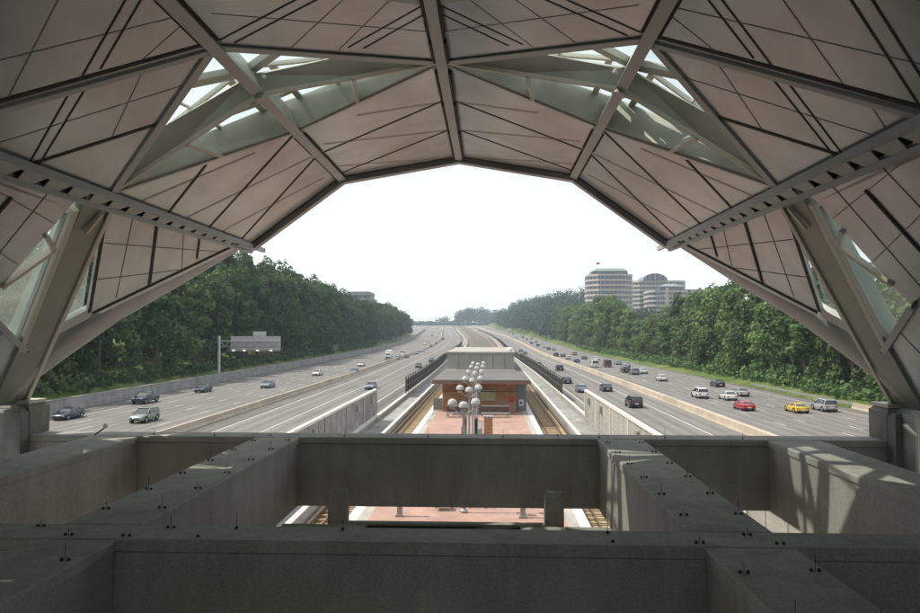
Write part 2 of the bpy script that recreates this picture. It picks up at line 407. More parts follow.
# right outer guard rails
barrier('roadside_wall', 52.95, 40, 103, .85, 'barrier_tan', 'short tan concrete parapet beside the yellow car, near end of the verge', 'wall', w=.3)
gr = wthing('guard_rail', 'long grey steel guard rail along the right verge', 'guard rail', (53, 103, ZR))
mb = MB(); sweep(mb, [(52.9,ZR+.5),(53.0,ZR+.45),(53.02,ZR+.8),(52.9,ZR+.82)], 103.3, 142); mb.build('rail', M['frame_grey'], gr)
y = 104
while y < 142:
    mb = MB(); mb.box(53.03, 53.15, y, y+.12, ZR-.2, ZR+.75); mb.build('post', M['frame_grey'], gr); y += 4

# ------------------------------------------------------------------ railway
mb = MB(); sweep(mb, [(-12.2,-1.35),(-6.1,-1.35)], -30, 260, closed=False); sweep(mb, [(6.1,-1.35),(12.2,-1.35)], -30, 260, closed=False)
tag(mb.build('track_bed', M['ballast']), kind='structure')
mb = MB(); sweep(mb, [(-12.2,-1.352),(-6.1,-1.352)], 260, 1400, closed=False); sweep(mb, [(6.1,-1.352),(12.2,-1.352)], 260, 1400, closed=False)
tag(mb.build('track_bed', pmat('ballast_grey', (.21,.175,.13), (.15,.125,.095), .5, .95, c3=(.16,.14,.11), scale3=.06)), kind='structure')
mb = MB(); sweep(mb, [(-6.1,-1.345),(6.1,-1.345)], 128, 1400, closed=False)
tag(mb.build('median_ground', M['dirt']), kind='structure')
for sx in (-1, 1):
    side = 'left' if sx < 0 else 'right'
    t = wthing('railway_track', f'pair of rusty rails on brown ballast {side} of the pink platform', 'railway track', (sx*7.9, 0, -1.35))
    for xr in (6.97, 8.40):
        mb = MB(); sweep(mb, [(sx*xr-.05,-1.27),(sx*xr+.05,-1.27),(sx*xr+.04,-1.10),(sx*xr-.04,-1.10)], -20, 600); mb.build('rail', M['rail'], t)
    mb = MB(); sweep(mb, [(sx*9.1-.12,-1.2),(sx*9.1+.12,-1.2),(sx*9.1+.12,-.95),(sx*9.1-.12,-.95)], -20, 600); mb.build('contact_rail_cover', M['rail'], t)
    mb = MB(); y = -15
    while y < 200:
        mb.box(sx*7.69-1.15, sx*7.69+1.15, y, y+.22, -1.34, -1.272); y += 1.0
    mb.build('sleepers', M['tie'], t)
    kb = wthing('trackside_kerb', f'low white topped concrete kerb beside the {side} railway track', 'kerb', (sx*9.6, 0, -1.35))
    mb = MB(); sweep(mb, [(sx*9.6-.2,-1.4),(sx*9.6+.2,-1.4),(sx*9.6+.2,-.5),(sx*9.6-.2,-.5)], -20, 420); mb.build('body', M['concrete_light'], kb)
    mb = MB(); sweep(mb, [(sx*9.6-.17,-.498),(sx*9.6+.17,-.498),(sx*9.6+.17,-.42),(sx*9.6-.17,-.42)], -20, 420); mb.build('cap', M['cap_white'], kb)
    ch = MB(); sweep(ch, [(sx*9.85,-1.0),(sx*12.15,-1.0)], -20, 600, closed=False)
    tag(ch.build('drainage_channel', M['barrier_grey']), kind='structure')

# ------------------------------------------------------------------ platform
pf = MB().box(-5.0, 5.0, 5, 128, -1.3, 0); tag(pf.build('platform', M['tiles']), kind='structure')
pf = MB().box(-5.55,-5.0,5,128,-1.3,.0).box(5.0,5.55,5,128,-1.3,.0); tag(pf.build('platform_border', M['concrete_light']), kind='structure')
pf = MB().box(-6.08,-5.55,5,128,-1.3,.004).box(5.55,6.08,5,128,-1.3,.004); tag(pf.build('platform_edge', M['cap_white']), kind='structure')

# tall track side walls
for sx in (-1, 1):
    side = 'left' if sx < 0 else 'right'
    y0, y1 = 14.0, 83.0
    X = sx*12.4
    t = wthing('platform_screen_wall', f'tall ribbed grey screen wall with white coping on the {side} of the tracks', 'wall', (X, y0, 0))
    MB().box(X-.07, X+.07, y0, y1, -.378, 2.45).build('panel', M['barrier_grey'] if sx < 0 else M['concrete_light'], t)
    MB().box(X-.17, X+.17, y0-.1, y1+.1, 2.452, 2.66).build('coping', M['cap_white'], t)
    y = y0
    while y <= y1+.01:
        MB().box(X-.15, X+.15, y-.14, y+.14, -.376, 2.448).build('post', M['cap_white'] if sx > 0 else M['frame_grey'], t)
        y += 69/8.0
    k = 0; y = y0+2.2
    while y < y1-1:
        o = MB().box(X-sx*.072-.012, X-sx*.072+.012, y-.03, y+.03, -.37, 2.44).build('joint', M['seam'], t); y += 2.875*.75
    for yy in (y0+5, y0+22.5, y0+39, y0+56.5, y0+65):
        MB().box(X-sx*.30 if sx > 0 else X+.08, X-sx*.08 if sx > 0 else X+.30, yy, yy+.7, 1.3, 2.0).build('junction_box', M['frame_grey'], t)

# dark screen fences beyond
for sx in (-1, 1):
    side = 'left' if sx < 0 else 'right'
    X = sx*12.4; ye = 430 if sx < 0 else 900
    t = wthing('screen_fence', f'long dark mesh fence on top of the {side} track barrier', 'fence', (X, 112, -.4))
    mb = MB(); sweep(mb, [(X-.02,-.2),(X+.02,-.2),(X+.02,1.75),(X-.02,1.75)], 112, ye); mb.build('mesh_panel', M['black_mesh'], t)
    mb = MB(); sweep(mb, [(X-.06,2.0),(X+.06,2.0),(X+.06,2.1),(X-.06,2.1)], 112, ye); mb.build('rail', M['frame_grey'], t)
    mb = MB(); sweep(mb, [(X-.05,.75),(X+.05,.75),(X+.05,.82),(X-.05,.82)], 112, ye); mb.build('rail', M['frame_grey'], t)
    y = 112; k = 0
    while y < ye and k < 90:
        MB().box(X+cx(y)-.09, X+cx(y)+.09, y-.09, y+.09, -.38+ez(y), 2.35+ez(y)+rng.uniform(-.1,.1)).build('post', M['steel_dark'], t); y += 2.85 if y < 230 else 6; k += 1

# ------------------------------------------------------------------ canopy
HR, HK, HE = 6.7, 5.6, 3.216
RX, KX, EX, FX = 0.0, 4.23, 7.59, 12.3
ZRG, ZK, ZE, ZF = 9.5+HR, 9.5+HK, 9.5+HE, 7.45
YB = -7.0
YR, YK, YE = 27.0, 25.4, 25.6
def plane(p, q):
    """p,q=(x,z) on a Y-parallel plane; returns point, inward normal"""
    P0 = Vector((p[0], 0, p[1])); d = Vector((q[0]-p[0], 0, q[1]-p[1])); nn = d.cross(Vector((0,1,0))).normalized()
    if nn.dot(Vector((0,0,8.0))-P0) < 0: nn = -nn
    return P0, nn
PU = plane((0, ZRG), (-KX, ZK)); PL = plane((-KX, ZK), (-EX, ZE))
PWr = plane((EX+.25, ZE-.25), (FX, ZF))
mir = lambda v: Vector((-v.x, v.y, v.z))
U = lambda u, v: hit(u, v, *PU)
Lo = lambda u, v: hit(u, v, *PL)
W = lambda u, v: hit(u, v, *PWr)
ridge = lambda y: Vector((0, y, ZRG)); knee = lambda y: Vector((-KX, y, ZK)); eave = lambda y: Vector((-EX, y, ZE))
can = wthing('station_canopy', 'vaulted grey steel canopy with folded soffit panels and two diamond skylights', 'canopy', (0, 20, 6.55))
YBn, YCn, YEn, YAn, YGn = 13.35, 17.2, 19.2, 15.8, 10.4
def LS(t, y): return Vector((-KX+(KX-EX)*t, y, ZK+(ZE-ZK)*t))
def US(t, y): return Vector((-KX*(1-t), y, ZK+(ZRG-ZK)*t))
def WS(t, y): return Vector((EX+.25+(FX-EX-.25)*t, y, ZE-.25+(ZF-ZE+.25)*t))
A_, B_, C_, E_ = eave(YAn), knee(YBn), ridge(YCn), knee(YEn)
G_ = eave(YGn)

def both(fn):
    for s in (-1, 1): fn(s)
def sv(v, s):      # left geometry for s=-1, mirrored for s=1
    return Vector(v) if s < 0 else mir(Vector(v))
def panels(s):
    nU, nL = sv(PU[1], s), sv(PL[1], s)
    def pan(pts, n, m):
        MB().prism([sv(p, s) for p in pts], -n*.16).build('soffit_panel', M[m], can)
    pan([knee(YB), B_, C_, ridge(YB)], nU, 'panel')
    pan([C_, E_, knee(YK), ridge(YR)], nU, 'panel_bounce')
    pan([knee(YB), eave(YB), G_, B_], nL, 'panel')
    pan([B_, G_, A_], nL, 'panel')
    pan([A_, eave(YE), knee(YK), E_], nL, 'panel_bounce')
both(panels)

def lines(pf, nrm, segs, w, mat, t, name, lift=.001):
    for s in (-1, 1):
        n = sv(nrm, s)
        for (s0, y0, s1, y1) in segs:
            mb = MB(); mb.strip(sv(pf(s0, y0), s), sv(pf(s1, y1), s), w, n, lift, t)
            mb.build(name, M[mat], can)
nU_, nL_ = PU[1], PL[1]
lines(LS, nL_, [(-.0,13.2,1,10.35),(.02,13.42,.50,14.55),(.50,14.50,1,12.98),(.54,14.72,.97,15.72),(.56,17.58,1,18.65),(.02,19.3,1,21.4),(.03,21.85,1,24.25)], .10, 'joint', .012, 'joint')
lines(LS, nL_, [(.50,11.98,1,13.16),(.57,11.84,1,12.9),(.04,10.6,.49,11.72),(.04,10.92,.42,11.86),(.03,8.12,1,10.5),(.03,7.80,1,10.15)], .038, 'joint', .010, 'joint')
lines(LS, nL_, [(.03,9.32,.74,11.05),(1,9.15,.03,11.92),(.03,12.2,.27,12.36),(.28,12.55,.68,13.85),(.2,14.0,1,11.75),(.85,11.05,1,11.45),(.03,5.6,1,8.0),(1,6.4,.03,9.2)], .022, 'seam', .006, 'panel_seam')
lines(LS, nL_, [(.30,18.75,1,17.0),(.05,21.6,1,19.6),(.1,24.0,1,22.3)], .035, 'seam_light', .006, 'panel_seam')
lines(LS, nL_, [(.30,18.82,1,17.07),(.05,21.67,1,19.67),(.1,24.07,1,22.37)], .02, 'seam', .007, 'panel_seam', .0062)
lines(US, nU_, [(.03,13.42,.97,17.02)], .11, 'joint', .012, 'joint')
lines(US, nU_, [(.04,13.2,.97,11.62),(.09,13.45,.97,11.95),(.55,15.0,.97,14.02),(.62,15.25,.97,14.42),(.03,9.4,.97,11.35),(.03,9.75,.97,11.7)], .042, 'joint', .010, 'joint')
lines(US, nU_, [(.03,21.75,.97,19.98),(.03,24.58,.97,22.92)], .085, 'joint', .012, 'joint')
lines(US, nU_, [(.1,12.2,.97,15.35),(.5,15.0,.97,12.75),(.3,14.3,.9,11.85),(.1,10.6,.97,13.2)], .022, 'seam', .006, 'panel_seam')
lines(US, nU_, [(.08,20.9,.97,22.95),(.4,19.25,.97,20.05),(.05,23.6,.97,26.5)], .035, 'seam_light', .006, 'panel_seam')
lines(US, nU_, [(.08,20.98,.97,23.03),(.4,19.33,.97,20.13),(.05,23.68,.97,26.58)], .02, 'seam', .007, 'panel_seam', .0062)
lines(US, nU_, [(.30,11.4,.97,13.9)], .16, 'rib', .05, 'rib')

def strip_both(a, b, w, n, t0, t1, mat, name, parent=None, w2=None):
    for s in (-1, 1):
        MB().strip(sv(a, s), sv(b, s), w, sv(n, s), t0, t1, w2).build(name, M[mat], can)
nK = (PU[1]+PL[1]).normalized()
# ridge beam, knee beams
rb = MB()
rb.beam(ridge(YB)-Vector((0,0,.06)), ridge(YR-.15)-Vector((0,0,.06)), .26, .16, up=(0,0,1)); rb.build('ridge_beam', M['rib'], can)
for sx in (-1,1):
    for y0, y1 in ((YB, 15.4), (15.7, 16.9), (17.6, 19.8), (20.1, 22.7), (23.0, 26.6)):
        MB().strip((sx*.17, y0, ZRG-.02), (sx*.17, y1, ZRG-.02), .06, (0,0,-1), .02, .14).build('joint', M['joint'], can)
strip_both(knee(YB), knee(YK-.1), .25, nK, -.02, .13, 'rib', 'knee_beam')
# deep web of the knee beam inside the skylight
for s in (-1, 1):
    MB().strip(sv(knee(YBn+.25), s), sv(knee(YEn-.2), s), .25, sv(nK, s), -.55, -.021).build('knee_web', M['green'], can)
    for (y0, y1) in ((YB, YBn-.2), (YEn+.35, 21.5), (21.9, YK-.2)):
        for q in (-.165, .165):
            off = nK.cross(Vector((0,1,0))).normalized()*q
            MB().strip(sv(knee(y0)+off, s), sv(knee(y1)+off, s), .06, sv(nK, s), .0, .05).build('joint', M['joint'], can)
# light flanges beside the skylight edge and along the transverse rib
def flange(a, b, n, off, w, mat='rib', d=.06):
    q = n.cross((b-a).normalized()).normalized()
    strip_both(a+q*off, b+q*off, w, n, -.02, d, mat, 'rib')
c_ = (PL[0]); 
def toward(a, b, n, inside, dist):
    q = n.cross((b-a).normalized()).normalized()
    if q.dot(inside-(a+b)/2) < 0: q = -q
    return q*dist
cenL = (B_+A_+E_)/3; cenU = (B_+C_+E_)/3
for a, b, n, c, w in ((A_, B_, PL[1], cenL, .22), (B_, C_, PU[1], cenU, .20), (A_, E_, PL[1], cenL, .07), (E_, C_, PU[1], cenU, .07)):
    o = toward(a, b, n, c, .02 if w > .1 else .0)
    strip_both(a+o, b+o, w, n, -.05, .05, 'rib', 'rib')
strip_both(LS(.02,13.45), LS(1,10.62), .14, PL[1], .0, .05, 'rib', 'rib')

# skylights: raised glazed boxes over the diamond openings
for s in (-1, 1):
    side = 'left' if s < 0 else 'right'
    nU, nL = -PU[1], -PL[1]; up = ((nU+nL)/2).normalized()
    yn = 16.0
    Nn = knee(yn)
    h_e = 1.0
    A1, B1, C1, E1, N1 = A_+nL*.42, B_+up*.24, C_+nU*.42, E_+up*.85, knee(yn)+up*.66
    v = lambda p: sv(p, s)
    sky = bpy.data.objects.new('skylight', None); COL.objects.link(sky); sky.parent = can; sky.location = tuple(-Vector(can['_org'])); 
    def part(mb, name, mat, sky=sky):
        o = mb.build(name, M[mat], None); o.parent = sky; return o
    def plate(a, b, a1, b1, th=.14, m='green', name='web_plate'):
        nn = (b-a).cross(a1-a).normalized()*th
        part(MB().prism([v(a), v(b), v(b1), v(a1)], v(nn)), name, m)
    # curb plates
    plate(A_, E_, A1, E1); plate(E_, C_, E1, C1); plate(B_, A_, B1, A1, .06); plate(C_, B_, C1, B1, .06)
    # inner truss: box beams A-N and N-C
    for (p, q, n) in ((A_, Nn, nL), (C_, Nn, nU)):
        d = (q-p).normalized(); sd = n.cross(d).normalized()
        if sd.y > 0: sd = -sd
        p0, q0 = p+n*.02, q-up*.05
        a, b = p0, q0
        # tapered three-sided box girder, widening to the middle
        mid = (p0*.45+q0*.55)
        secs = [(p0, .16, .16), (p0*.55+q0*.45, .52, .46), (q0, .18, .50)]
        vs = []
        for c, wd, hh in secs:
            vs += [v(c), v(c+sd*wd+n*hh*.75), v(c+n*hh)]
        mbx = MB(); fs = [(0,1,2),(6,8,7)]
        for k in (0, 3):
            fs += [(k,k+3,k+4,k+1),(k+1,k+4,k+5,k+2),(k+2,k+5,k+3,k)]
        mbx.add(vs, fs); part(mbx, 'girder', 'green')
        part(MB().beam(v(p0-n*.02), v(q0-n*.02), .09, .09, up=v(n)), 'bottom_chord', 'flange')
    part(MB().tube(v(Nn-up*.02), v(Nn-up*.22), .13, .16, 12), 'node', 'rib')
    # small gusset between the girder and the lower curb
    for (p, q, e, n) in ((A_, Nn, E_, nL), (C_, Nn, E_, nU)):
        m1 = p*.5+q*.5+n*.05; m2 = p*.45+e*.55+n*.05
        part(MB().beam(v(m1), v(m2), .10, .3, up=v(n), w2=.10, h2=.2), 'strut', 'green')
    # glazing
    for tri in ((A1, E1, N1), (A1, N1, B1), (C1, N1, E1), (C1, B1, N1)):
        n3 = (tri[1]-tri[0]).cross(tri[2]-tri[0]).normalized()*.03
        part(MB().prism([v(p) for p in tri], n3 if s < 0 else mir(n3)), 'pane', 'glass')
    bars = MB()
    for a, b in ((A1,E1),(E1,C1),(A1,B1),(B1,C1),(A1,N1),(C1,N1),(N1,B1),(N1,E1)):
        bars.beam(v(a), v(b), .09, .09, up=v(up))
    for t in (.38,):
        for P1, P2 in ((A1, C1),):
            pass
        for e0, e1 in ((E1, B1),):
            for tip in (A1, C1):
                if True:
                    bars.beam(v(E1.lerp(tip,.12)), v(N1.lerp(tip,.12)), .16, .12, up=v(up))
                    bars.beam(v(E1.lerp(N1,.5)), v(tip), .16, .14, up=v(up))
                a = e0*(1-t)+tip*t; b = e1*(1-t)+tip*t; m_ = N1*(1-t)+tip*t
                bars.beam(v(a), v(m_), .08, .09, up=v(up)); bars.beam(v(m_), v(b), .05, .06, up=v(up))
    part(bars, 'glazing_bars', 'flange')
    for q_, t_ in ((C1, .30), (A1, .30)):
        part(MB().beam(v(N1-up*.1), v(B1.lerp(q_, t_)-up*.05), .34, .14, up=v(up)), 'strut', 'green')
    part(MB().beam(v(E1.lerp(N1,.25)), v(A1.lerp(N1,.35)), .25, .14, up=v(up)), 'strut', 'green')
    part(MB().beam(v(E1.lerp(N1,.25)), v(C1.lerp(N1,.35)), .25, .14, up=v(up)), 'strut', 'green')
    # bulb fixtures
    part(MB().lathe(v(Nn+up*.3+Vector((.32,-.2,0))), [(.02,-.06),(.06,-.03),(.06,.03),(.02,.06)], 10), 'lamp', 'sign_white')

# front fascia
for s in (-1, 1):
    MB().strip(sv(ridge(YR)+Vector((0,-.1,0)), s), sv(knee(YK)+Vector((0,-.1,0)), s), .34, sv(PU[1], s), -.3, .20).build('fascia', M['edge_metal'], can)
    MB().strip(sv(knee(YK)+Vector((0,-.1,0)), s), sv(eave(YE)+Vector((0,-.1,0)), s), .34, sv(PL[1], s), -.3, .20).build('fascia', M['edge_metal'], can)
    # perforated drip line just inside
    MB().strip(sv(knee(YK-.35), s), sv(eave(YE-.35), s), .08, sv(PL[1], s), .001, .02).build('joint', M['joint'], can)
    MB().strip(sv(ridge(YR-.4), s), sv(knee(YK-.35), s), .08, sv(PU[1], s), .001, .02).build('joint', M['joint'], can)

# gutters
for s in (-1, 1):
    gx = EX
    def S(x, y, z): return Vector((s*x, y, z))
    g0, g1 = YB, 26.7
    gut = bpy.data.objects.new('gutter', None); COL.objects.link(gut); gut.parent = can; gut.location = tuple(-Vector(can['_org']))
    def gp(mb, name, mat):
        o = mb.build(name, M[mat]); o.parent = gut; return o
    gp(MB().beam(S(gx-.03, g0, ZE-.10), S(gx-.03, g1, ZE-.10), .12, .16), 'top_rail', 'rib')
    gp(MB().beam(S(gx+.10, g0, ZE+.02), S(gx+.10, YE, ZE+.02), .10, .10), 'shadow_gap', 'joint')
    gp(MB().beam(S(gx+.48, g0, ZE-.52), S(gx+.16, g1-.9, ZE-.26), .12, .10), 'bottom_rail', 'rib')
    gp(MB().add([S(gx+.03,g0,ZE-.14),S(gx+.03,g1,ZE-.14),S(gx+.5,g1-1.2,ZE-.30),S(gx+.5,g0,ZE-.5)], [(0,1,2,3)]) or MB().box(0,0,0,0,0,0), 'soffit', 'edge_metal') if False else None
    m_ = MB(); m_.prism([S(gx+.10,g0,ZE-.10),S(gx+.10,g1-.3,ZE-.12),S(gx+.5,g1-1.4,ZE-.20),S(gx+.55,g0,ZE-.42)], (0,0,.05)); gp(m_, 'soffit', 'edge_metal')
    mb = MB(); y = g0+.3; k = 0
    while y < g1-.9:
        t = (y-g0)/(g1-g0)
        zt, zb, xb = ZE-.16, ZE-.52+.26*t, gx+.48-.32*t
        mb.prism([S(gx, y, zt), S(gx, y+.70, zt), S(xb, y+.50, zb), S(xb, y+.12, zb)], (0,0,.03)); y += .78
    gp(mb, 'brackets', 'rib')

# side walls of the canopy, inclined columns and edge beams  (worked out for the right, mirrored left)
foot = Vector((FX, 19.9, ZF+.1))
nW = PWr[1]
ctop = W(803, 198); 
eav_f = Vector((EX+.12, YE+.25, ZE-.2))
wtop = lambda y: Vector((EX+.25, y, ZE-.25))
def w_near(y): return wtop(y)
P_front_top = wtop(YE)
out = lambda v, d: v - nW*d
for s in (-1, 1):
    side = 'left' if s < 0 else 'right'
    v = lambda p: Vector(p) if s > 0 else mir(Vector(p))
    n = v(nW)
    def pan(pts, name, mat, th=.14, lift=0.0):
        return MB().prism([v(WS(*p))+n*lift for p in pts], -n*th).build(name, M[mat], can)
    pan([(0,16.1), (0,24.6), (.49,19.75), (.49,19.15)], 'wall_panel', 'panel')
    pan([(0,YB), (0,14.95), (.05,14.95), (.49,15.03), (.02,8.5), (0,8.4)], 'wall_panel', 'panel')
    pan([(0,8.2), (.49,15.02), (.69,17.75), (1.0,18.9), (1.0,8.2)], 'wall_panel', 'panel', lift=-.03)
    pan([(1.0,YB), (1.0,8.19), (0,8.19), (0,YB)], 'wall_panel', 'panel', lift=-.03)
    pan([(.03,14.96), (.49,15.04), (.70,17.8), (.66,17.9), (.0,15.6)], 'pane', 'glass', .03, -.10)
    pan([(.05,16.3), (.49,19.1), (.60,18.75)], 'pane', 'glass', .03, -.20)
    def bar(a, b, w, d0, d1, name, mat): MB().strip(v(WS(*a)), v(WS(*b)), w, n, d0, d1).build(name, M[mat], can)
    bar((.05,15.15), (.69,17.55), .16, -.12, .06, 'window_frame', 'flange')
    bar((.07,14.99), (.62,17.05), .06, -.06, .03, 'glazing_bar', 'rib')
    bar((.22,15.6), (.40,15.0), .12, -.06, .06, 'glazing_bar', 'flange')
    bar((.22,15.6), (.17,14.97), .10, -.06, .06, 'glazing_bar', 'flange')
    bar((.49,15.03), (.69,17.75), .14, -.04, .07, 'glazing_bar', 'rib')
    bar((.47,14.75), (.70,17.95), .05, .001, .03, 'joint', 'joint')
    bar((.07,13.2), (.30,13.25), .08, .001, .03, 'joint', 'joint')
    bar((.03,16.25), (.485,19.1), .10, .001, .03, 'joint', 'joint')
    bar((.49,19.3), (0,24.1), .09, .001, .03, 'joint', 'joint')
    bar((.0,18.55), (.31,20.95), .085, .001, .03, 'joint', 'joint')
    bar((.0,21.35), (.12,22.4), .06, .001, .03, 'joint', 'joint')
    for a, b in (((0,14.0),(.42,14.2)),((0,12.3),(.28,12.3)),((.12,14.9),(.0,10.4)),((.30,14.9),(.05,9.4)),((0,17.3),(.40,19.8)),((.0,20.2),(.2,22.1)),((.15,17.2),(.05,23.6)),((.32,18.1),(.2,22.0)),((.6,16.4),(1,16.4)),((.45,14.0),(1,14.0))):
        bar(a, b, .018, .001 if a[0] < .44 else -.029, .012 if a[0] < .44 else -.02, 'panel_seam', 'seam')
    # inclined column, widening to the foot
    MB().prism([v(WS(-.03,15.2)+nW*.02), v(WS(-.03,16.05)+nW*.02), v(WS(1.0,19.75)+nW*.02), v(WS(1.0,18.6)+nW*.02)], -n*.55).build('column', M['column'], can)
    MB().prism([v(WS(-.03,16.055)+nW*.07), v(WS(-.03,16.2)+nW*.07), v(WS(1.0,19.93)+nW*.07), v(WS(1.0,19.76)+nW*.07)], -n*.62).build('column_flange', M['flange'], can)  # sunlit edge strip, its light put into the pale colour
    MB().prism([v(WS(-.02,15.08)+nW*.05), v(WS(-.02,15.195)+nW*.05), v(WS(1.0,18.59)+nW*.05), v(WS(1.0,18.45)+nW*.05)], -n*.5).build('column_flange', M['column'], can)
    MB().beam(v(WS(.03,16.0)+nW*.08), v(WS(.12,16.0)+nW*.10), .10, .06, up=n).build('bracket', M['flange'], can)
    # front edge beam, rounded
    mb = MB(); ring = 16; vs = []; fs = []
    K_ = [(-.02,24.95,.50,.26),(.25,22.8,.62,.32),(.47,20.85,.72,.36),(.68,19.75,.72,.38),(.86,19.05,.66,.36),(.99,18.95,.55,.32)]
    segs = len(K_)-1
    for k in range(segs+1):
        a0 = K_[max(0,k-1)]; a1 = K_[min(segs,k+1)]; c = WS(K_[k][0], K_[k][1])
        dd = (WS(a1[0],a1[1])-WS(a0[0],a0[1])).normalized(); uu = dd.cross(nW).normalized()
        for i in range(ring):
            a = 2*math.pi*i/ring; ca, sa = math.cos(a), math.sin(a)
            vs.append(v(c-nW*.30+uu*K_[k][2]*ca+nW*K_[k][3]*sa))
    for k in range(segs):
        for i in range(ring):
            j = (i+1)%ring; fs.append((k*ring+i, k*ring+j, (k+1)*ring+j, (k+1)*ring+i))
    fs += [tuple(range(ring)), tuple(segs*ring+i for i in range(ring))]
    mb.add(vs, fs); mb.build('edge_beam', M['edge_metal'], can, smooth=True)
    # light sill between the panel and the edge beam
    bar((.50,19.45), (.60,18.6), .5, -.25, -.1, 'sill', 'rib')
    MB().beam(v(WS(-.03,23.9)-nW*.1), v(WS(-.03,25.2)-nW*.1), .5, .42).build('end_box', M['edge_metal'], can)
    MB().box(s*11.9 if s > 0 else -12.75, 12.75 if s > 0 else -11.9, 19.42, 20.22, 7.425, 7.52).build('foot_plate', M['flange'], can)

# ------------------------------------------------------------------ concrete beam frame
ZT, ZBt = 6.55, 4.65
fr = wthing('concrete_beam_frame', 'grey precast concrete beam grid bolted together below the canopy', 'beam frame', (0, 15, ZBt))
def cbeam(x0, x1, y0, y1, zt=ZT, zb=ZBt, lip=True, axis='x'):
    o = MB()
    o.box(x0, x1, y0, y1, zb, zt-.17)
    b = o.build('beam', M['concrete'], fr)
    l = MB().box(x0-(.0 if axis=='x' else .03), x1+(.0 if axis=='x' else .03), y0-(.03 if axis=='x' else 0), y1+(.03 if axis=='x' else 0), zt-.165, zt, .03)
    c = l.build('top_slab', M['concrete']); c.parent = b
    if axis == 'x':
        gv = MB().box(x0+.5, x1-.5, y0-.006, y0-.001, zt-.19, zt-.172).build('groove', M['stub']); gv.parent = b
    return b
b_front = cbeam(-18, 18, 19.42, 20.2)
b_near = cbeam(-18, 18, 9.85, 10.55)
longs = []
for sx in (-1, 1):
    for (a, b) in ((4.15, 5.33), (8.72, 10.08)):
        x0, x1 = sorted((sx*a, sx*b))
        for (y0, y1) in ((10.585, 19.385), (2.0, 9.815)):
            longs.append((cbeam(x0, x1, y0, y1, ZT-.006, ZBt, axis='y'), x0, x1, y0, y1))
def bolt(x, y, z, parent, pair=True, rod=.0, ax=.095):
    mb = MB()
    for k in ((-.5, .5) if pair else (0,)):
        c = Vector((x+k*ax, y, z))
        mb.lathe(c, [(.026,0),(.026,.016),(.018,.02),(.017,.034),(.007,.037)], 8)
    if rod: mb.tube((x, y, z), (x, y, z+rod), .004, .004, 6)
    o = mb.build('anchor_bolt', M['steel_dark']); o.parent = parent
    return o
for (b, x0, x1, y0, y1) in longs:
    if abs(x0) > 7: continue
    for k in range(6):
        if y0 > 9:
            y = y0+.9+k*1.45
        else:
            y = y1-1.0-k*1.45
            if y < 5: continue
        bolt(x0+.14, y, ZT-.006, b, True, .22 if k%2 else .12)
        bolt(x1-.14, y+.1, ZT-.006, b, True, .22 if k%2 == 0 else .1)
for (x, y, p, r) in ((-4.9,9.98,1,.1),(-4.05,9.98,1,.0),(-5.6,10.42,1,.1),(-3.6,10.42,1,.2),(-3.0,9.98,0,0),(-1.0,10.42,0,.15),(-2.6,10.42,0,.25),(2.9,10.42,0,.25),(2.9,9.98,0,0),(4.1,9.98,1,.1),(4.9,10.4,1,.1),(5.2,9.98,1,0),(8.2,10.4,0,.15),(8.9,9.98,0,.1),(-6.3,9.98,1,.1)):
    bolt(x, y, ZT, b_near, bool(p), r)
for (x, y, r) in ((-5.0,19.6,.15),(-2.9,19.62,.2),(-.55,19.62,.25),(1.55,19.62,.2),(4.2,19.62,.15),(6.0,19.62,.3),(-8.4,19.7,.12),(-6.6,19.6,.15),(8.1,19.6,.2),(-1.9,20.0,.1),(3.1,20.0,.1)):
    bolt(x, y, ZT, b_front, False, r)
for sx in (-1, 1):
    MB().box(min(sx*11.85,sx*12.78), max(sx*11.85,sx*12.78), 19.36, 20.3, ZT+.002, 7.42, .10).build('pedestal', M['pier'], fr)
    MB().box(min(sx*11.85,sx*12.78), max(sx*11.85,sx*12.78), 19.0, 19.388, 5.3, 7.30, .08).build('pedestal_corbel', M['pier'], fr)
cb = wthing('equipment_cabinet', 'grey metal cabinet with pale frame beside the right column foot', 'cabinet', (12.6, 18.6, 4.0))
MB().box(12.02, 13.4, 18.3, 18.98, 4.2, 7.35).build('body', M['frame_grey'], cb)
MB().box(11.94, 12.06, 18.18, 18.29, 4.2, 7.42).box(12.062, 13.4, 18.18, 18.29, 7.3, 7.42).build('frame', M['flange'], cb)
ml = wthing('globe_lamp', 'tiny white globe on a thin bent stem above the left end of the front beam', 'lamp', (-10.0, 19.6, ZT))
MB().tube((-10.05,19.55,ZT),(-9.85,19.7,ZT+.17),.02).build('stem', M['steel_dark'], ml)
MB().lathe((-9.83,19.72,ZT+.24), [(.01,-.075),(.05,-.055),(.075,0),(.05,.055),(.01,.075)], 12).build('globe', M['sign_white'], ml, smooth=True)
# lower portal with slot
po = wthing('entrance_portal', 'low concrete portal with long dark slot and two stub columns under the front beam', 'portal', (0, 18, 0))
MB().box(-2.55, 2.55, 18.0, 18.25, 3.7, 4.58).build('crossbar', M['concrete'], po)
MB().box(-1.95, 1.95, 17.6, 17.996, 3.7, 4.53).build('slot', M['dark'], po)  # solid near-black box, the opening's shade painted as colour
for sx in (-1, 1):
    MB().box(min(sx*2.62,sx*3.12), max(sx*2.62,sx*3.12), 18.6, 18.95, 0, 5.28).build('stub_column', M['concrete'], po)
    MB().box(min(sx*3.1,sx*4.2), max(sx*3.1,sx*4.2), 17.9, 18.25, 3.7, 4.48).build('side_ledge', M['concrete'], po)
    MB().box(min(sx*1.96,sx*3.05), max(sx*1.96,sx*3.05), 17.42, 17.996, 3.9, 4.545).build('bracket', M['concrete'], po)
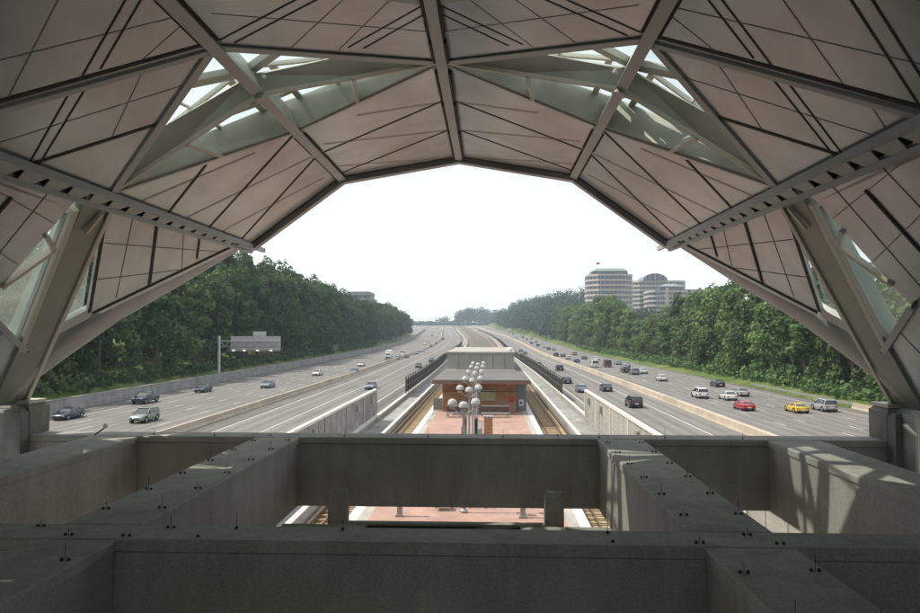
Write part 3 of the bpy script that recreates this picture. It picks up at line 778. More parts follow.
# unseen wall and floor around the camera, added to control light on the beams
mb = MB(); mb.box(-16, 16, -7.5, -7.2, 0, 11.5)
tag(mb.build('light_block_wall', M['cap_white']), kind='structure')
mb = MB(); mb.box(-16, 16, -7.2, 3.0, 5.0, 5.3); tag(mb.build('unseen_floor', M['concrete_light']), kind='structure')

# ------------------------------------------------------------------ kiosk
ki = wthing('platform_building', 'brown brick platform building with grey flat roof and pale upper storey', 'building', (0, 83, 0))
MB().box(-4.45, 4.25, 83, 126, 0.002, 3.55).build('wall', M['brick'], ki)
rf = MB().box(-5.35, 5.75, 79.6, 127, 3.6, 3.95).build('roof', M['roof_grey'], ki)
MB().box(-5.4, 5.8, 79.5, 79.595, 3.5, 3.78).build('fascia', M['red'] if False else pmat('fascia_brown', (.20,.11,.085), (.16,.09,.07), 2, .7)).parent = rf
up_ = MB().box(-4.8, 4.55, 98, 126, 3.955, 6.35).build('upper_storey', M['roof_light'], ki)
MB().box(-4.95, 4.7, 97.85, 126.2, 6.352, 6.6).build('parapet', M['concrete_light']).parent = up_
MB().box(-4.95, 4.7, 97.7, 97.98, 3.955, 4.1).build('sill', M['cap_white']).parent = up_
for x in (-3.2, -1.6, 0, 1.6, 3.2): MB().box(x-.02, x+.02, 97.96, 97.998, 4.12, 6.34).build('seam', M['seam']).parent = up_
wn = MB().box(-.1, 1.75, 82.9, 82.997, 1.35, 2.5).build('window', M['yellow_glow'], ki)
MB().box(-.18,-.102,82.87,82.99,1.3,2.55).box(1.752,1.83,82.87,82.99,1.3,2.55).box(-.1,1.75,82.87,82.99,2.502,2.58).box(-.1,1.75,82.87,82.99,1.27,1.348).build('frame', M['frame_grey']).parent = wn
MB().box(3.55, 4.0, 82.85, 82.998, 1.15, 1.75).build('alarm_box', M['red'], ki)
MB().box(-4.42,4.22,82.9,82.998,2.35,2.45).build('string_course', pmat('brick_dark',(.22,.1,.06),(.18,.09,.05),2,.8), ki)
MB().box(1.95,4.2,82.93,82.997,.0,1.25).build('lower_panel', pmat('panel_rose',(.36,.24,.19),(.3,.2,.16),2,.8), ki)
MB().box(4.27, 5.5, 84, 110, 0.002, 3.5).build('side_wall', pmat('slate_panel',(.20,.23,.25),(.16,.185,.2),1,.6), ki)
MB().box(4.6, 5.15, 83.88, 83.997, .6, 1.35).build('notice', M['sign_white'], ki)
MB().box(4.72, 5.03, 83.85, 83.878, .8, 1.15).build('notice_emblem', M['sign_blue'], ki)
for x in (-3.3, 3.3): MB().lathe((x, 81.2, 3.48), [(.02,-.22),(.16,-.18),(.18,-.02),(.05,.1)], 10).build('downlight', M['lamp_white'], ki)
pg = wthing('platform_gate', 'pale metal gate at the left corner of the brick platform building', 'gate', (-5, 83.4, 0))
MB().box(-5.5,-4.5,83.4,83.46,.1,1.5).build('panel', M['roof_light'], pg)
mb = MB()
for x in (-5.52,-5.2,-4.9,-4.6): mb.box(x-.03,x+.03,83.3,83.39,0,1.6)
mb.build('bars', M['frame_grey'], pg)
# roof-top bits
vt = wthing('roof_vent', 'small white vent on the right rear corner of the pale upper storey', 'vent', (4.2,99,6.6))
MB().lathe((4.0,99,6.602), [(.3,0),(.3,.3),(.42,.32),(.38,.5),(.05,.6)], 12).build('cowl', M['sign_white'], vt)
cbx = wthing('signal_mast', 'orange and white mast standing on the tracks behind the platform building', 'mast', (-1.6, 150, 0))
MB().tube((-1.6,150,-1.3),(-1.6,150,5.4),.14).build('pole', M['frame_grey'], cbx)
MB().box(-1.95,-1.25,149.8,149.88,3.8,5.4).build('board', pmat('orange_board',(.65,.22,.08),(.5,.18,.07),1,.7), cbx)

# bench / windscreen in front of kiosk
for i, (x0, x1) in enumerate(((-3.6, -1.9), (.25, 3.3))):
    t = wthing('windscreen_bench', ('dark glazed windscreen left' if i == 0 else 'dark glazed windscreen right')+' of the lamp row in front of the brick building', 'windscreen', (x0, 78, 0), 'windscreens on the platform')
    MB().box(x0, x1, 77.95, 78.05, .55, 1.15).build('pane', pmat('dark_pane',(.05,.05,.055),(.14,.06,.05),1.5,.3), t)
    MB().box(x0-.06, x1+.06, 77.9, 78.1, 1.152, 1.25).box(x0-.06,x1+.06,77.9,78.1,.47,.548).build('frame', M['frame_grey'], t)
    for x in (x0, x1): MB().box(x-.05, x+.05, 77.93, 78.07, 0, .468).build('leg', M['frame_grey'], t)
    MB().box(x0, x1, 77.2, 77.7, .42, .5).build('seat', M['frame_grey'], t)
    for x in (x0+.2, x1-.2): MB().box(x-.05, x+.05, 77.3, 77.6, 0, .418).build('leg', M['frame_grey'], t)
py = wthing('brick_pylon', 'brown brick pylon on the pink platform right of the lamp posts', 'pylon', (.9,64,0))
MB().box(.62,1.42,64,65,0,1.65).build('shaft', M['brick'], py); MB().box(.56,1.48,63.95,65.05,1.652,1.75).build('cap', M['frame_grey'], py)
mp_ = wthing('map_case', 'pale teal map case on two legs beside the brick pylon', 'map case', (0,62,0))
MB().box(-.15,.5,62,62.12,.35,1.6).build('case', M['frame_grey'], mp_)
MB().box(-.08,.43,61.95,61.998,.45,.85).build('map', M['teal'], mp_); MB().box(-.08,.43,61.95,61.998,.9,1.5).build('timetable', M['sign_white'], mp_)
for x in (-.1,.42): MB().box(x-.03,x+.03,62.02,62.1,0,.348).build('leg', M['frame_grey'], mp_)

# globe lamps
def lamp():
    t = thing('lamp_post', 'x', 'lamp', (0,0,0), 'three-headed globe lamps down the middle of the platform')
    MB().lathe((0,0,0), [(.2,0),(.2,.12),(.11,.2),(.085,.6),(.065,5.2)], 12).build('pole', M['frame_grey'], t, smooth=True)
    for k, (dx, dy, dz) in enumerate(((-.60,.0,5.72),(0,-.35,5.62),(.62,.05,5.75))):
        a = MB().tube((0,0,5.1),(dx*.55,dy*.55,5.25),.035,.035,8).tube((dx*.55,dy*.55,5.25),(dx,dy,dz-.26),.035,.03,8).build('arm', M['frame_grey'], t)
        h = MB().lathe((dx,dy,dz), [(.02,-.13),(.22,-.12),(.26,-.06),(.235,.08),(.15,.18),(.03,.22)], 16).build('globe', M['lamp_white'], t, smooth=True)
        MB().lathe((dx,dy,dz), [(.12,-.30),(.14,-.28),(.14,-.205)], 12).build('collar', M['frame_grey']).parent = h
    return t
lp = lamp(); register(lp)
lamp_lab = ['nearest three-globe lamp post on the pink platform, largest of the row', 'second three-globe lamp post from the camera on the platform', 'third three-globe lamp post from the camera on the platform', 'fourth three-globe lamp post, its globes against the pale upper storey', 'fifth three-globe lamp post rising over the flat grey roof', 'farthest and smallest three-globe lamp post of the row']
for i, y in enumerate((37, 46.5, 55.5, 65, 74, 82)):
    o = lp if i == 0 else copy_tree(lp)
    o.location = (-.2, y, 0); o['label'] = lamp_lab[i]
# station pylons between lamps
for i, (x, y, h) in enumerate(((-.75,51,2.6),(-.95,60,2.3),(.05,57,2.6))):
    t = wthing('station_pylon', ('slim grey station pylon before the second lamp post','slim grey station pylon left of the map case','slim grey station pylon with dark stripe before the brick pylon')[i], 'pylon', (x,y,0), 'slim pylons on the platform')
    MB().box(x-.16,x+.16,y,y+.16,0,h).build('shaft', M['frame_grey'], t)
    MB().box(x-.10,x+.10,y-.02,y-.002,h-1.5,h-.2).build('name_strip', M['joint'], t)
# railing and posts visible through the lower gap
rl = wthing('bench', 'light framed bench with brown seat seen under the front beam', 'bench', (-1, 37.5, 0))
MB().box(-1.75,-.95,37.2,37.9,.3,.5).build('seat', M['brick'], rl)
MB().box(-1.75,1.0,37.9,37.96,.75,.85).box(-.9,1.0,37.9,37.96,.3,.38).build('rail', M['frame_grey'], rl)
for x in (-1.7,-.85,.1,.95): MB().box(x-.04,x+.04,37.85,37.95,0,.748).build('leg', M['frame_grey'], rl)
for i, x in enumerate((-3.45, 2.85)):
    t = wthing('platform_post', ('grey square post on the left half of the platform','grey square post on the right half of the platform')[i], 'post', (x,36,0), 'square posts near the portal')
    MB().box(x-.13,x+.13,36,36.26,0,2.2).build('shaft', M['frame_grey'], t)
    MB().box(x-.2,x+.2,35.93,36.33,-.0,.0).build('base', M['frame_grey'], t) if False else MB().box(x-.2,x+.2,35.93,35.998,0,.12).build('base', M['frame_grey'], t)

# ------------------------------------------------------------------ gantry sign
gs = wthing('gantry_sign', 'grey cantilever highway sign seen from behind with lights along its catwalk', 'road sign', (-59.2, 154, ZR))
zs0, zs1 = 5.15, 8.3
M['gantry'] = pmat('gantry_steel', (.5,.53,.54), (.44,.47,.48), 2, .5, metal=.2)
MB().tube((-59.2,154,ZR),(-59.2,154,8.4),.32,.28,14).build('pole', M['gantry'], gs, smooth=True)
MB().box(-59.6,-58.8,153.6,154.4,ZR-.1,ZR+.5).build('footing', M['concrete_light'], gs)
mb = MB()
for z in (6.0, 7.3):
    for yy in (153.7, 154.3): mb.tube((-59,yy,z),(-45.6,yy,z),.07,.07,8)
x = -59.0; k = 0
while x < -46:
    for yy in (153.7, 154.3): mb.tube((x,yy,6.0 if k%2 else 7.3),(x+1.1,yy,7.3 if k%2 else 6.0),.045,.045,6)
    x += 1.1; k += 1
mb.build('truss', M['frame_grey'], gs)
sp = MB().box(-56.8,-51.85,154.45,154.55,zs0+.1,zs1).build('sign_panel', pmat('sign_back',(.55,.56,.56),(.48,.49,.49),.8,.5,metal=.3), gs)
sp2 = MB().box(-51.75,-45.5,154.45,154.55,zs0+.1,zs1).build('sign_panel', sp.data.materials[0], gs)
mb = MB()
for k in range(9):
    z = zs0+.3+k*.36; mb.box(-56.8,-51.85,154.40,154.448,z,z+.05); mb.box(-51.75,-45.5,154.40,154.448,z,z+.05)
mb.build('stiffeners', M['seam'], gs)
MB().box(-51.7,-48.8,154.45,154.55,zs1+.003,zs1+1.1).build('exit_tab', sp.data.materials[0], gs)
MB().box(-57.2,-45.2,153.2,153.65,zs0-.15,zs0-.05).box(-57.2,-45.2,153.18,153.2,zs0+.3,zs0+.35).build('catwalk', M['frame_grey'], gs)
for x in (-55.6,-53.2,-50.2,-47.2):
    l = MB().box(x-.3,x+.3,152.9,153.17,zs0-.1,zs0+.15).build('floodlight', emis(pmat('lamp_lit',(.9,.9,.85),(.9,.9,.85)), (1,1,.9), .6), gs)
ss = wthing('small_road_sign', 'small grey-green road sign at the foot of the left wood', 'road sign', (-60.5, 278, 0))
MB().box(-61.6,-59.6,278,278.08,1.8,4.0).build('sign_panel', pmat('sign_green',(.16,.22,.19),(.13,.19,.16),1,.6), ss)
MB().box(-60.7,-60.5,278.1,278.2,-1.6,3.8).build('post', M['frame_grey'], ss)

# ------------------------------------------------------------------ cars
def loft(secs, ring):
    vs = []; fs = []; n = len(ring(*secs[0]))
    for s_ in secs: vs += ring(*s_)
    for k in range(len(secs)-1):
        for i in range(n):
            j = (i+1)%n; fs.append((k*n+i, (k+1)*n+i, (k+1)*n+j, k*n+j))
    fs += [tuple(range(n)), tuple((len(secs)-1)*n+n-1-i for i in range(n))]
    return vs, fs
M['tyre'] = pmat('tyre', (.02,.02,.02), (.015,.015,.015), 5, .85, obj=True)
M['rim'] = pmat('wheel_rim', (.45,.45,.46), (.3,.3,.31), 5, .35, metal=.7, obj=True)
M['auto_glass'] = pmat('auto_glass', (.025,.032,.038), (.018,.022,.028), 2, .04, spec=1.0, obj=True)
M['tail'] = pmat('tail_lens', (.38,.02,.015), (.3,.02,.015), 5, .25, obj=True)
M['head'] = pmat('head_lens', (.8,.82,.84), (.6,.62,.64), 5, .15, obj=True)
M['plastic'] = pmat('black_trim', (.03,.03,.03), (.02,.02,.02), 5, .6, obj=True)
def paint(name, c, metal=.25):
    m = pmat('car_paint_'+name, c, tuple(x*.92 for x in c), 1.5, .28, metal=metal, obj=True, spec=.6)
    m.node_tree.nodes['Principled BSDF'].inputs['Coat Weight'].default_value = .6
    m.node_tree.nodes['Principled BSDF'].inputs['Coat Roughness'].default_value = .06
    return m
PAINT = {k: paint(k, c) for k, c in dict(white=(.72,.73,.73), silver=(.42,.43,.44), grey=(.2,.21,.22), black=(.018,.018,.02), navy=(.022,.035,.07), blue=(.07,.14,.27), steel=(.20,.27,.33), red=(.48,.022,.03), yellow=(.72,.52,.02), green=(.24,.28,.26), brown=(.12,.07,.05), darkred=(.10,.015,.015)).items()}
def car_proto(kind):
    """front faces +Y, origin on the ground at the centre"""
    if kind == 'sedan':
        W_, Lh, zh = .90, 2.35, 1.42
        body = [(-2.35,.70,.42,.78),(-2.28,.82,.30,.92),(-2.0,.88,.24,.98),(-1.5,.9,.2,1.0),(-.5,.9,.2,.97),(.7,.9,.2,.96),(1.1,.9,.2,.93),(1.9,.86,.22,.82),(2.2,.8,.26,.72),(2.33,.66,.34,.62)]
        cab = [(-1.85,.66,.97,.99),(-1.15,.63,.97,1.36),(-.5,.62,.96,1.43),(.15,.62,.96,1.40),(1.0,.66,.92,.96)]
        wb, wr = 1.38, .33
    elif kind == 'suv':
        W_, zh = .95, 1.72
        body = [(-2.3,.78,.5,.95),(-2.24,.88,.34,1.05),(-2.0,.92,.3,1.10),(-1.2,.94,.28,1.1),(.8,.94,.28,1.08),(1.1,.93,.28,1.04),(1.9,.9,.3,.96),(2.18,.84,.36,.84),(2.3,.7,.44,.74)]
        cab = [(-2.18,.74,1.08,1.12),(-1.95,.70,1.08,1.64),(-1.2,.69,1.08,1.72),(.1,.68,1.08,1.70),(1.05,.74,1.03,1.08)]
        wb, wr = 1.38, .37
    elif kind == 'coupe':
        W_, zh = .92, 1.3
        body = [(-2.2,.72,.42,.80),(-2.12,.84,.28,.90),(-1.8,.90,.22,.93),(-1.2,.92,.2,.93),(-.3,.90,.2,.88),(.6,.91,.2,.88),(1.2,.92,.2,.86),(1.9,.86,.22,.72),(2.2,.72,.28,.58)]
        cab = [(-1.75,.62,.90,.93),(-1.0,.58,.90,1.22),(-.45,.56,.88,1.30),(.0,.57,.87,1.27),(.85,.64,.84,.88)]
        wb, wr = 1.3, .34
    elif kind == 'pickup':
        W_, zh = .97, 1.8
        body = [(-2.75,.86,.55,1.05),(-2.7,.94,.4,1.12),(-1.0,.96,.36,1.12),(1.0,.95,.36,1.12),(2.3,.92,.4,1.06),(2.7,.82,.5,.86)]
        cab = [(-.75,.78,1.1,1.15),(-.6,.72,1.1,1.78),(.5,.71,1.1,1.82),(1.35,.78,1.08,1.14)]
        wb, wr = 1.75, .40
    t = thing(kind if kind in ('pickup',) else {'sedan':'sedan_car','suv':'suv','coupe':'sports_car'}[kind], 'x', 'car')
    t.name = {'sedan':'sedan','suv':'suv','coupe':'sports_car','pickup':'pickup_truck'}[kind]
    def bring(y, w, z0, z1):
        h = z1-z0
        return [(-w*.90,y,z0),(w*.90,y,z0),(w,y,z0+h*.22),(w,y,z0+h*.62),(w*.95,y,z0+h*.88),(w*.80,y,z1),(-w*.80,y,z1),(-w*.95,y,z0+h*.88),(-w,y,z0+h*.62),(-w,y,z0+h*.22)]
    vs, fs = loft(body, bring); b = MB(); b.add(vs, fs)
    bo = b.build('body', PAINT['silver'], t, smooth=True)
    # glasshouse
    def cring(y, w, z0, z1):
        wb_ = w*1.22
        return [(-wb_,y,z0),(wb_,y,z0),(w*1.02,y,z1-(z1-z0)*.08),(w*.9,y,z1),(-w*.9,y,z1),(-w*1.02,y,z1-(z1-z0)*.08)]
    vs, fs = loft(cab, cring); c = MB(); c.add(vs, fs); c.build('windows', M['auto_glass'], t, smooth=False)
    # roof skin and pillars
    rf = MB(); top = [s_ for s_ in cab if s_[3] > zh-.12*zh and s_[3] > 1.15]
    vs = []; fs = []
    pts = top
    ext = [(pts[0][0]-.10, pts[0][1], pts[0][3]-.04)] + [(p[0], p[1], p[3]) for p in pts] + [(pts[-1][0]+.16, pts[-1][1], pts[-1][3]-.05)]
    for (y, w, z) in ext: vs += [(-w*1.03,y,z-.055),(-w*.9,y,z+.022),(w*.9,y,z+.022),(w*1.03,y,z-.055)]
    for k in range(len(ext)-1):
        for i in range(3): fs.append((k*4+i,(k+1)*4+i,(k+1)*4+i+1,k*4+i+1))
    rf.add(vs, fs)
    for sx in (-1, 1):
        def cp(y, w, z0, z1, t_): # point on the side of the glasshouse
            return Vector((sx*(w*1.22*(1-t_)+w*1.02*t_)*1.012, y, z0+(z1-z0)*t_*.93))
        first, second, last, lastt = cab[0], cab[1], cab[-1], cab[-2]
        rf.strip(cp(*first[:4],0)+Vector((0,.02,.02)), cp(*second[:4],1), .12, (sx,0,.25), -.02,.025)
        rf.strip(cp(*lastt[:4],1), cp(*last[:4],0)+Vector((0,-.02,0)), .09, (sx,0,.25), -.02,.025)
        ym = (second[0]+lastt[0])/2-.1; wm = .5*(second[1]+lastt[1])
        rf.strip(Vector((sx*wm*1.235, ym, second[2]+.0)), Vector((sx*wm*1.03, ym, second[3]-.08)), .09, (sx,0,.25), -.02,.02)
    rf.build('roof', PAINT['silver'], t)
    # wheels
    for sx in (-1, 1):
        for sy in (-1, 1):
            xw = sx*(W_-.10); 
            w = MB().tube((xw-.11,sy*wb,wr),(xw+.11,sy*wb,wr),wr,wr,18).build('wheel', M['tyre'], t)
            MB().tube((xw+sx*.10,sy*wb,wr),(xw+sx*.125,sy*wb,wr),wr*.62,wr*.55,12).build('rim', M['rim']).parent = w
            MB().tube((sx*(W_-.20),sy*wb,wr+.02),(sx*(W_+.004),sy*wb,wr+.02),wr+.07,wr+.07,18).build('wheel_arch', M['plastic'], t)
    zl = body[1][3]-.17; yb = body[0][0]; yf = body[-1][0]
    for sx in (-1, 1):
        MB().box(min(sx*.42,sx*.82), max(sx*.42,sx*.82), yb-.02+.02, yb+.16, zl-.14, zl+.03).build('taillight', M['tail'], t)
        zf = body[-2][3]-.12
        MB().box(min(sx*.42,sx*.76), max(sx*.42,sx*.76), yf-.16, yf-.0, zf-.08, zf+.07).build('headlight', M['head'], t)
        MB().box(min(sx*(W_-.02),sx*(W_+.12)), max(sx*(W_-.02),sx*(W_+.12)), cab[-1][0]-.38, cab[-1][0]-.24, cab[-1][2]+.02, cab[-1][2]+.16).build('mirror', PAINT['silver'] if False else M['plastic'], t)
    MB().box(-.26,.26,yb-.03,yb-.004,zl-.30,zl-.17).build('number_plate', M['sign_white'], t)
    MB().box(-.8,.8,yb-.03+.04,yb+.1,.26,.42).build('bumper', M['plastic'], t)
    MB().box(-.5,.5,yf-.06,yf+.015,.36,.54).build('grille', M['plastic'], t)
    if kind == 'pickup':
        MB().box(-.78,.78,-2.6,-.85,1.06,1.135).build('cargo_bed', M['plastic'], t)
    return t
def truck_proto():
    t = thing('box_truck', 'x', 'truck')
    MB().box(-1.2,1.2,-4.0,1.9,.9,3.6,.05).build('cargo_box', M['sign_white'], t)
    mb = MB(); mb.prism([(-1.05,1.95,.55),(-1.05,3.6,.55),(-1.05,3.6,1.5),(-1.05,2.95,1.7),(-1.05,2.6,2.5),(-1.05,1.95,2.6)], (2.1,0,0)); mb.build('cab', PAINT['white'], t)
    MB().prism([(-.95,2.975,1.75),(-.95,2.66,2.42),(.95,2.66,2.42),(.95,2.975,1.75)], (0,.03,.02)).build('windscreen', M['auto_glass'], t)
    MB().box(-1.0,1.0,-3.9,3.2,.45,.88).build('chassis', M['plastic'], t)
    MB().box(-.8,.8,3.605,3.66,.7,1.2).build('grille', M['plastic'], t)
    for sx in (-1,1):
        for y in (-2.6, 2.7): 
            w = MB().tube((sx*.8,y,.48),(sx*1.08,y,.48),.48,.48,16).build('wheel', M['tyre'], t)
            MB().tube((sx*1.081,y,.48),(sx*1.1,y,.48),.25,.25,12).build('rim', M['rim']).parent = w
        MB().box(min(sx*.6,sx*.95),max(sx*.6,sx*.95),3.605,3.65,.75,.95).build('headlight', M['head'], t)
    return t
def van_proto():
    t = thing('van', 'x', 'van')
    def r(y, w, z0, z1): return [(-w,y,z0),(w,y,z0),(w*.98,y,z0+(z1-z0)*.55),(w*.86,y,z1),(-w*.86,y,z1),(-w*.98,y,z0+(z1-z0)*.55)]
    vs, fs = loft([(-2.5,.92,.4,2.2),(-2.4,.97,.35,2.28),(1.2,.97,.35,2.28),(1.75,.96,.35,1.35),(2.45,.9,.4,1.1)], r)
    m = MB(); m.add(vs, fs); m.build('body', PAINT['white'], t, smooth=True)
    MB().box(-.8,.8,-2.54,-2.505,1.35,1.95).build('rear_window', M['auto_glass'], t)
    MB().prism([(-.84,1.73,1.42),(-.80,1.28,2.16),(.80,1.28,2.16),(.84,1.73,1.42)], (0,.03,.03)).build('windscreen', M['auto_glass'], t)
    for sx in (-1,1):
        MB().box(min(sx*.965,sx*.99),max(sx*.965,sx*.99),-.2,1.2,1.3,1.85).build('side_window', M['auto_glass'], t)
        MB().box(min(sx*.78,sx*.93),max(sx*.78,sx*.93),-2.53,-2.502,.9,1.3).build('taillight', M['tail'], t)
        MB().box(min(sx*.5,sx*.85),max(sx*.5,sx*.85),2.44,2.47,.75,.95).build('headlight', M['head'], t)
        for y in (-1.6,1.6):
            w = MB().tube((sx*.8,y,.36),(sx*1.0,y,.36),.36,.36,16).build('wheel', M['tyre'], t)
            MB().tube((sx*1.001,y,.36),(sx*1.015,y,.36),.2,.2,12).build('rim', M['rim']).parent = w
    return t
PROTO = {k: car_proto(k) for k in ('sedan','suv','coupe','pickup')}
PROTO['truck'] = truck_proto(); PROTO['van'] = van_proto()
for p in PROTO.values(): register(p)
used = set()
def road_hit(u, v):
    d = ray(u, v); t = 20.0; prev = None
    while t < 2500:
        p = CAM+d*t
        if p.z <= ZR+ez(p.y): 
            lo, hi = t-4, t
            for _ in range(20):
                m_ = (lo+hi)/2; p = CAM+d*m_
                if p.z <= ZR+ez(p.y): hi = m_
                else: lo = m_
            return CAM+d*hi
        t += 4
    return None
def put_car(u, v, kind, col, toward_cam, label, group, lane=None):
    p = road_hit(u, v)
    if p is None: return
    if kind in used: o = copy_tree(PROTO[kind])
    else: o = PROTO[kind]; used.add(kind)
    half = 2.3 if kind != 'truck' else 3.8
    y = p.y+half
    x = p.x
    lx = x - cx(p.y)
    if lane is not None: lx = lane
    o.location = (lx+cx(y), y, ZR+ez(y)+.012)
    slope = math.atan2(ez(y+3)-ez(y-3), 6.0)
    a = -cang(y)
    o.rotation_euler = (slope if not toward_cam else -slope, 0, a+(math.pi if toward_cam else 0))
    o['label'] = label; o['category'] = {'sedan':'car','suv':'suv','coupe':'sports car','pickup':'pickup','truck':'truck','van':'van'}[kind]; o['group'] = group
    for ch in o.children if kind not in () else []:
        pass
    kids = [c for c in bpy.data.objects if False]
    CARS.append((o, col))
CARS = []
GL = 'cars coming toward the camera on the far left lanes'; GA = 'cars on the left inner roadway'
GR = 'cars driving away on the right inner roadway'; GT = 'cars driving away on the far right lanes'
CL = [
 (57,421,'sedan','navy',1,'dark navy sedan nearest the left column foot',GL),
 (135,424,'suv','green',1,'grey-green suv, closest vehicle on the left lanes',GL),
 (138,404.5,'pickup','navy',1,'dark pickup truck with sun glaring off its hood, against the left wall',GL),
 (198,393,'sedan','navy',1,'dark blue sedan close to the left wall before the gantry sign pole',GL),
 (264,388.5,'sedan','steel',1,'steel blue sedan below the grey gantry sign',GL),
 (315,376,'sedan','white',1,'white sedan alone in the middle of the left lanes',GL),
 (352.5,374.5,'sedan','blue',1,'bright blue sedan beside the tan barrier',GL),
 (360,366.5,'sedan','white',1,'white sedan just behind the box truck\'s near side',GL),
 (387.5,360,'truck','white',1,'white box truck on the left lanes',GL),
 (396.5,359.5,'sedan','steel',1,'grey-blue sedan right beside the white box truck',GL),
 (402,356,'van','white',1,'white van following the grey-blue sedan',GL),
 (406,358,'sedan','black',1,'black sedan in front of the white van',GL),
 (416,354.5,'sedan','steel',1,'silver-blue sedan at the end of the wood',GL),
 (422,352,'sedan','silver',1,'silver sedan behind the silver-blue one at the end of the wood',GL),
 (427.5,342.5,'van','white',1,'far white van where the left road starts to bend',GL),
 (430.5,347,'sedan','black',1,'small dark sedan near the bend of the left road',GL),
 (443,340.5,'van','darkred',1,'dark red van close to the barrier at the far bend',GL),
 (369,390,'sedan','steel',1,'blue-grey sedan above the end of the grey screen wall',GA),
 (418,368,'sedan','navy',1,'navy sedan beside the left dark fence',GA),
 (431,362,'sedan','black',1,'black sedan partly hidden by the left dark fence',GA),
 (458,349,'sedan','silver',1,'small silver sedan far up the left inner roadway',GA),
 (637,408.5,'suv','black',0,'black suv, nearest vehicle beyond the right screen wall',GR),
 (608,392,'sedan','navy',0,'dark navy sedan ahead of the black suv',GR),
 (583,393,'sedan','steel',0,'blue-grey sedan half hidden by the end of the right screen wall',GR),
 (568,384,'sedan','black',0,'black sedan beside the near end of the right dark fence',GR),
 (560.5,371,'suv','black',0,'small black suv in the middle of the right inner roadway',GR),
 (539,366.5,'sedan','black',0,'black sedan alongside the right dark fence',GR),
 (521,352,'sedan','black',0,'tiny black sedan far up the right inner roadway, left of a pair',GR),
 (525.5,354.5,'sedan','navy',0,'tiny navy sedan far up the right inner roadway, right of a pair',GR),
 (493.5,339,'suv','black',0,'tiny dark suv farthest up the right inner roadway',GR),
 (832,412.5,'suv','silver',0,'silver suv beside the tan parapet, right of the yellow car',GT),
 (804,414,'coupe','yellow',0,'bright yellow sports car',GT),
 (750,411.5,'coupe','red',0,'bright red sports car',GT),
 (732.5,401,'sedan','white',0,'white sedan just ahead of the red sports car',GT),
 (745,397,'sedan','silver',0,'silver sedan behind the white sedan\'s right side',GT),
 (704,399,'suv','white',0,'white suv left of the white sedan',GT),
 (721,387.5,'sedan','black',0,'black sedan beyond the white suv near the verge',GT),
 (664,381.5,'sedan','white',0,'white sedan driving alone beyond the white suv',GT),
 (644.5,374,'sedan','white',0,'white sedan right of the black and grey pair',GT),
 (636,375,'suv','grey',0,'grey suv between the black sedan and a white sedan',GT),
 (627,373,'suv','black',0,'black suv left of the grey suv',GT),
 (608.5,367.5,'van','brown',0,'tall brown van in the queue of cars',GT),
 (595.5,367.5,'van','white',0,'white van left of the brown van',GT),
 (597.5,360.5,'sedan','white',0,'white sedan beyond the white van',GT),
 (619,365,'sedan','steel',0,'blue-grey sedan right of the brown van',GT),
 (628,367,'sedan','silver',0,'silver sedan close to the verge beyond the grey suv',GT),
 (577.5,362.5,'sedan','navy',0,'navy sedan at the centre of the far cluster',GT),
 (569,359.5,'sedan','silver',0,'silver sedan in the far cluster beside the barrier',GT),
 (563.5,357,'sedan','black',0,'black sedan behind the silver one in the far cluster',GT),
 (556.5,356.5,'suv','black',0,'black suv leftmost of the far cluster next to the tan barrier',GT),
 (575,355.5,'suv','grey',0,'dark grey suv at the back of the far cluster',GT),
 (585,359.5,'sedan','black',0,'black sedan at the right of the far cluster',GT),
 (554,350.5,'sedan','steel',0,'blue-grey sedan alone beyond the far cluster',GT),
 (544.5,348,'sedan','silver',0,'tiny silver sedan beyond the far cluster',GT),
 (538,346.5,'suv','black',0,'tiny black suv far up the right lanes',GT),
 (531.5,344,'suv','navy',0,'tiny navy suv far up the right lanes',GT),
 (532,339.5,'sedan','black',0,'tiny black sedan far off close to the right verge',GT),
 (527,340,'sedan','black',0,'tiny black sedan far off in the middle of the right lanes',GT),
 (513,334.5,'suv','black',0,'tiny dark suv near the crest of the right lanes',GT),
 (520,336,'sedan','white',0,'tiny white sedan near the crest of the right lanes',GT),
 (506,331.5,'van','white',0,'distant white van at the crest of the right lanes',GT),
 (510,331.8,'truck','white',0,'distant truck at the crest of the right lanes',GT),
 (500,330,'van','silver',0,'farthest silver van on the horizon of the right lanes',GT),
]
FAR_L = 'tiny car far up the left lanes near the crest'; FAR_R = 'tiny car far up the right lanes near the crest'
for u, v, k, col_ in ((436,337,'sedan','white'),(432,336,'sedan','black'),(439,334,'suv','silver'),(434,332.5,'sedan','steel'),(441,331.5,'van','white'),(437,329.5,'suv','black'),(443,329,'sedan','white'),(440,327.5,'van','silver'),(425,345,'sedan','white'),(436,344,'sedan','navy')):
    CL.append((u, v, k, col_, 1, FAR_L, 'tiny cars near the left crest'))
for u, v, k, col_ in ((517,338.5,'sedan','silver'),(523,338,'suv','black'),(509,333.4,'sedan','black'),(504,331.8,'suv','silver'),(497,330,'sedan','black'),(494,328.8,'van','white'),(515,336.6,'sedan','white'),(536,343,'suv','steel'),(549,350,'suv','black'),(541,344.5,'sedan','white')):
    CL.append((u, v, k, col_, 0, FAR_R, 'tiny cars near the right crest'))
for c in CL: put_car(*c)
bpy.context.view_layer.update()
for o, col in CARS:
    for ch in o.children:
        base = ch.name.split('.')[0]
        if base in ('body', 'roof', 'cab') and ch.data.materials:
            ch.material_slots[0].link = 'OBJECT'; ch.material_slots[0].material = PAINT[col]

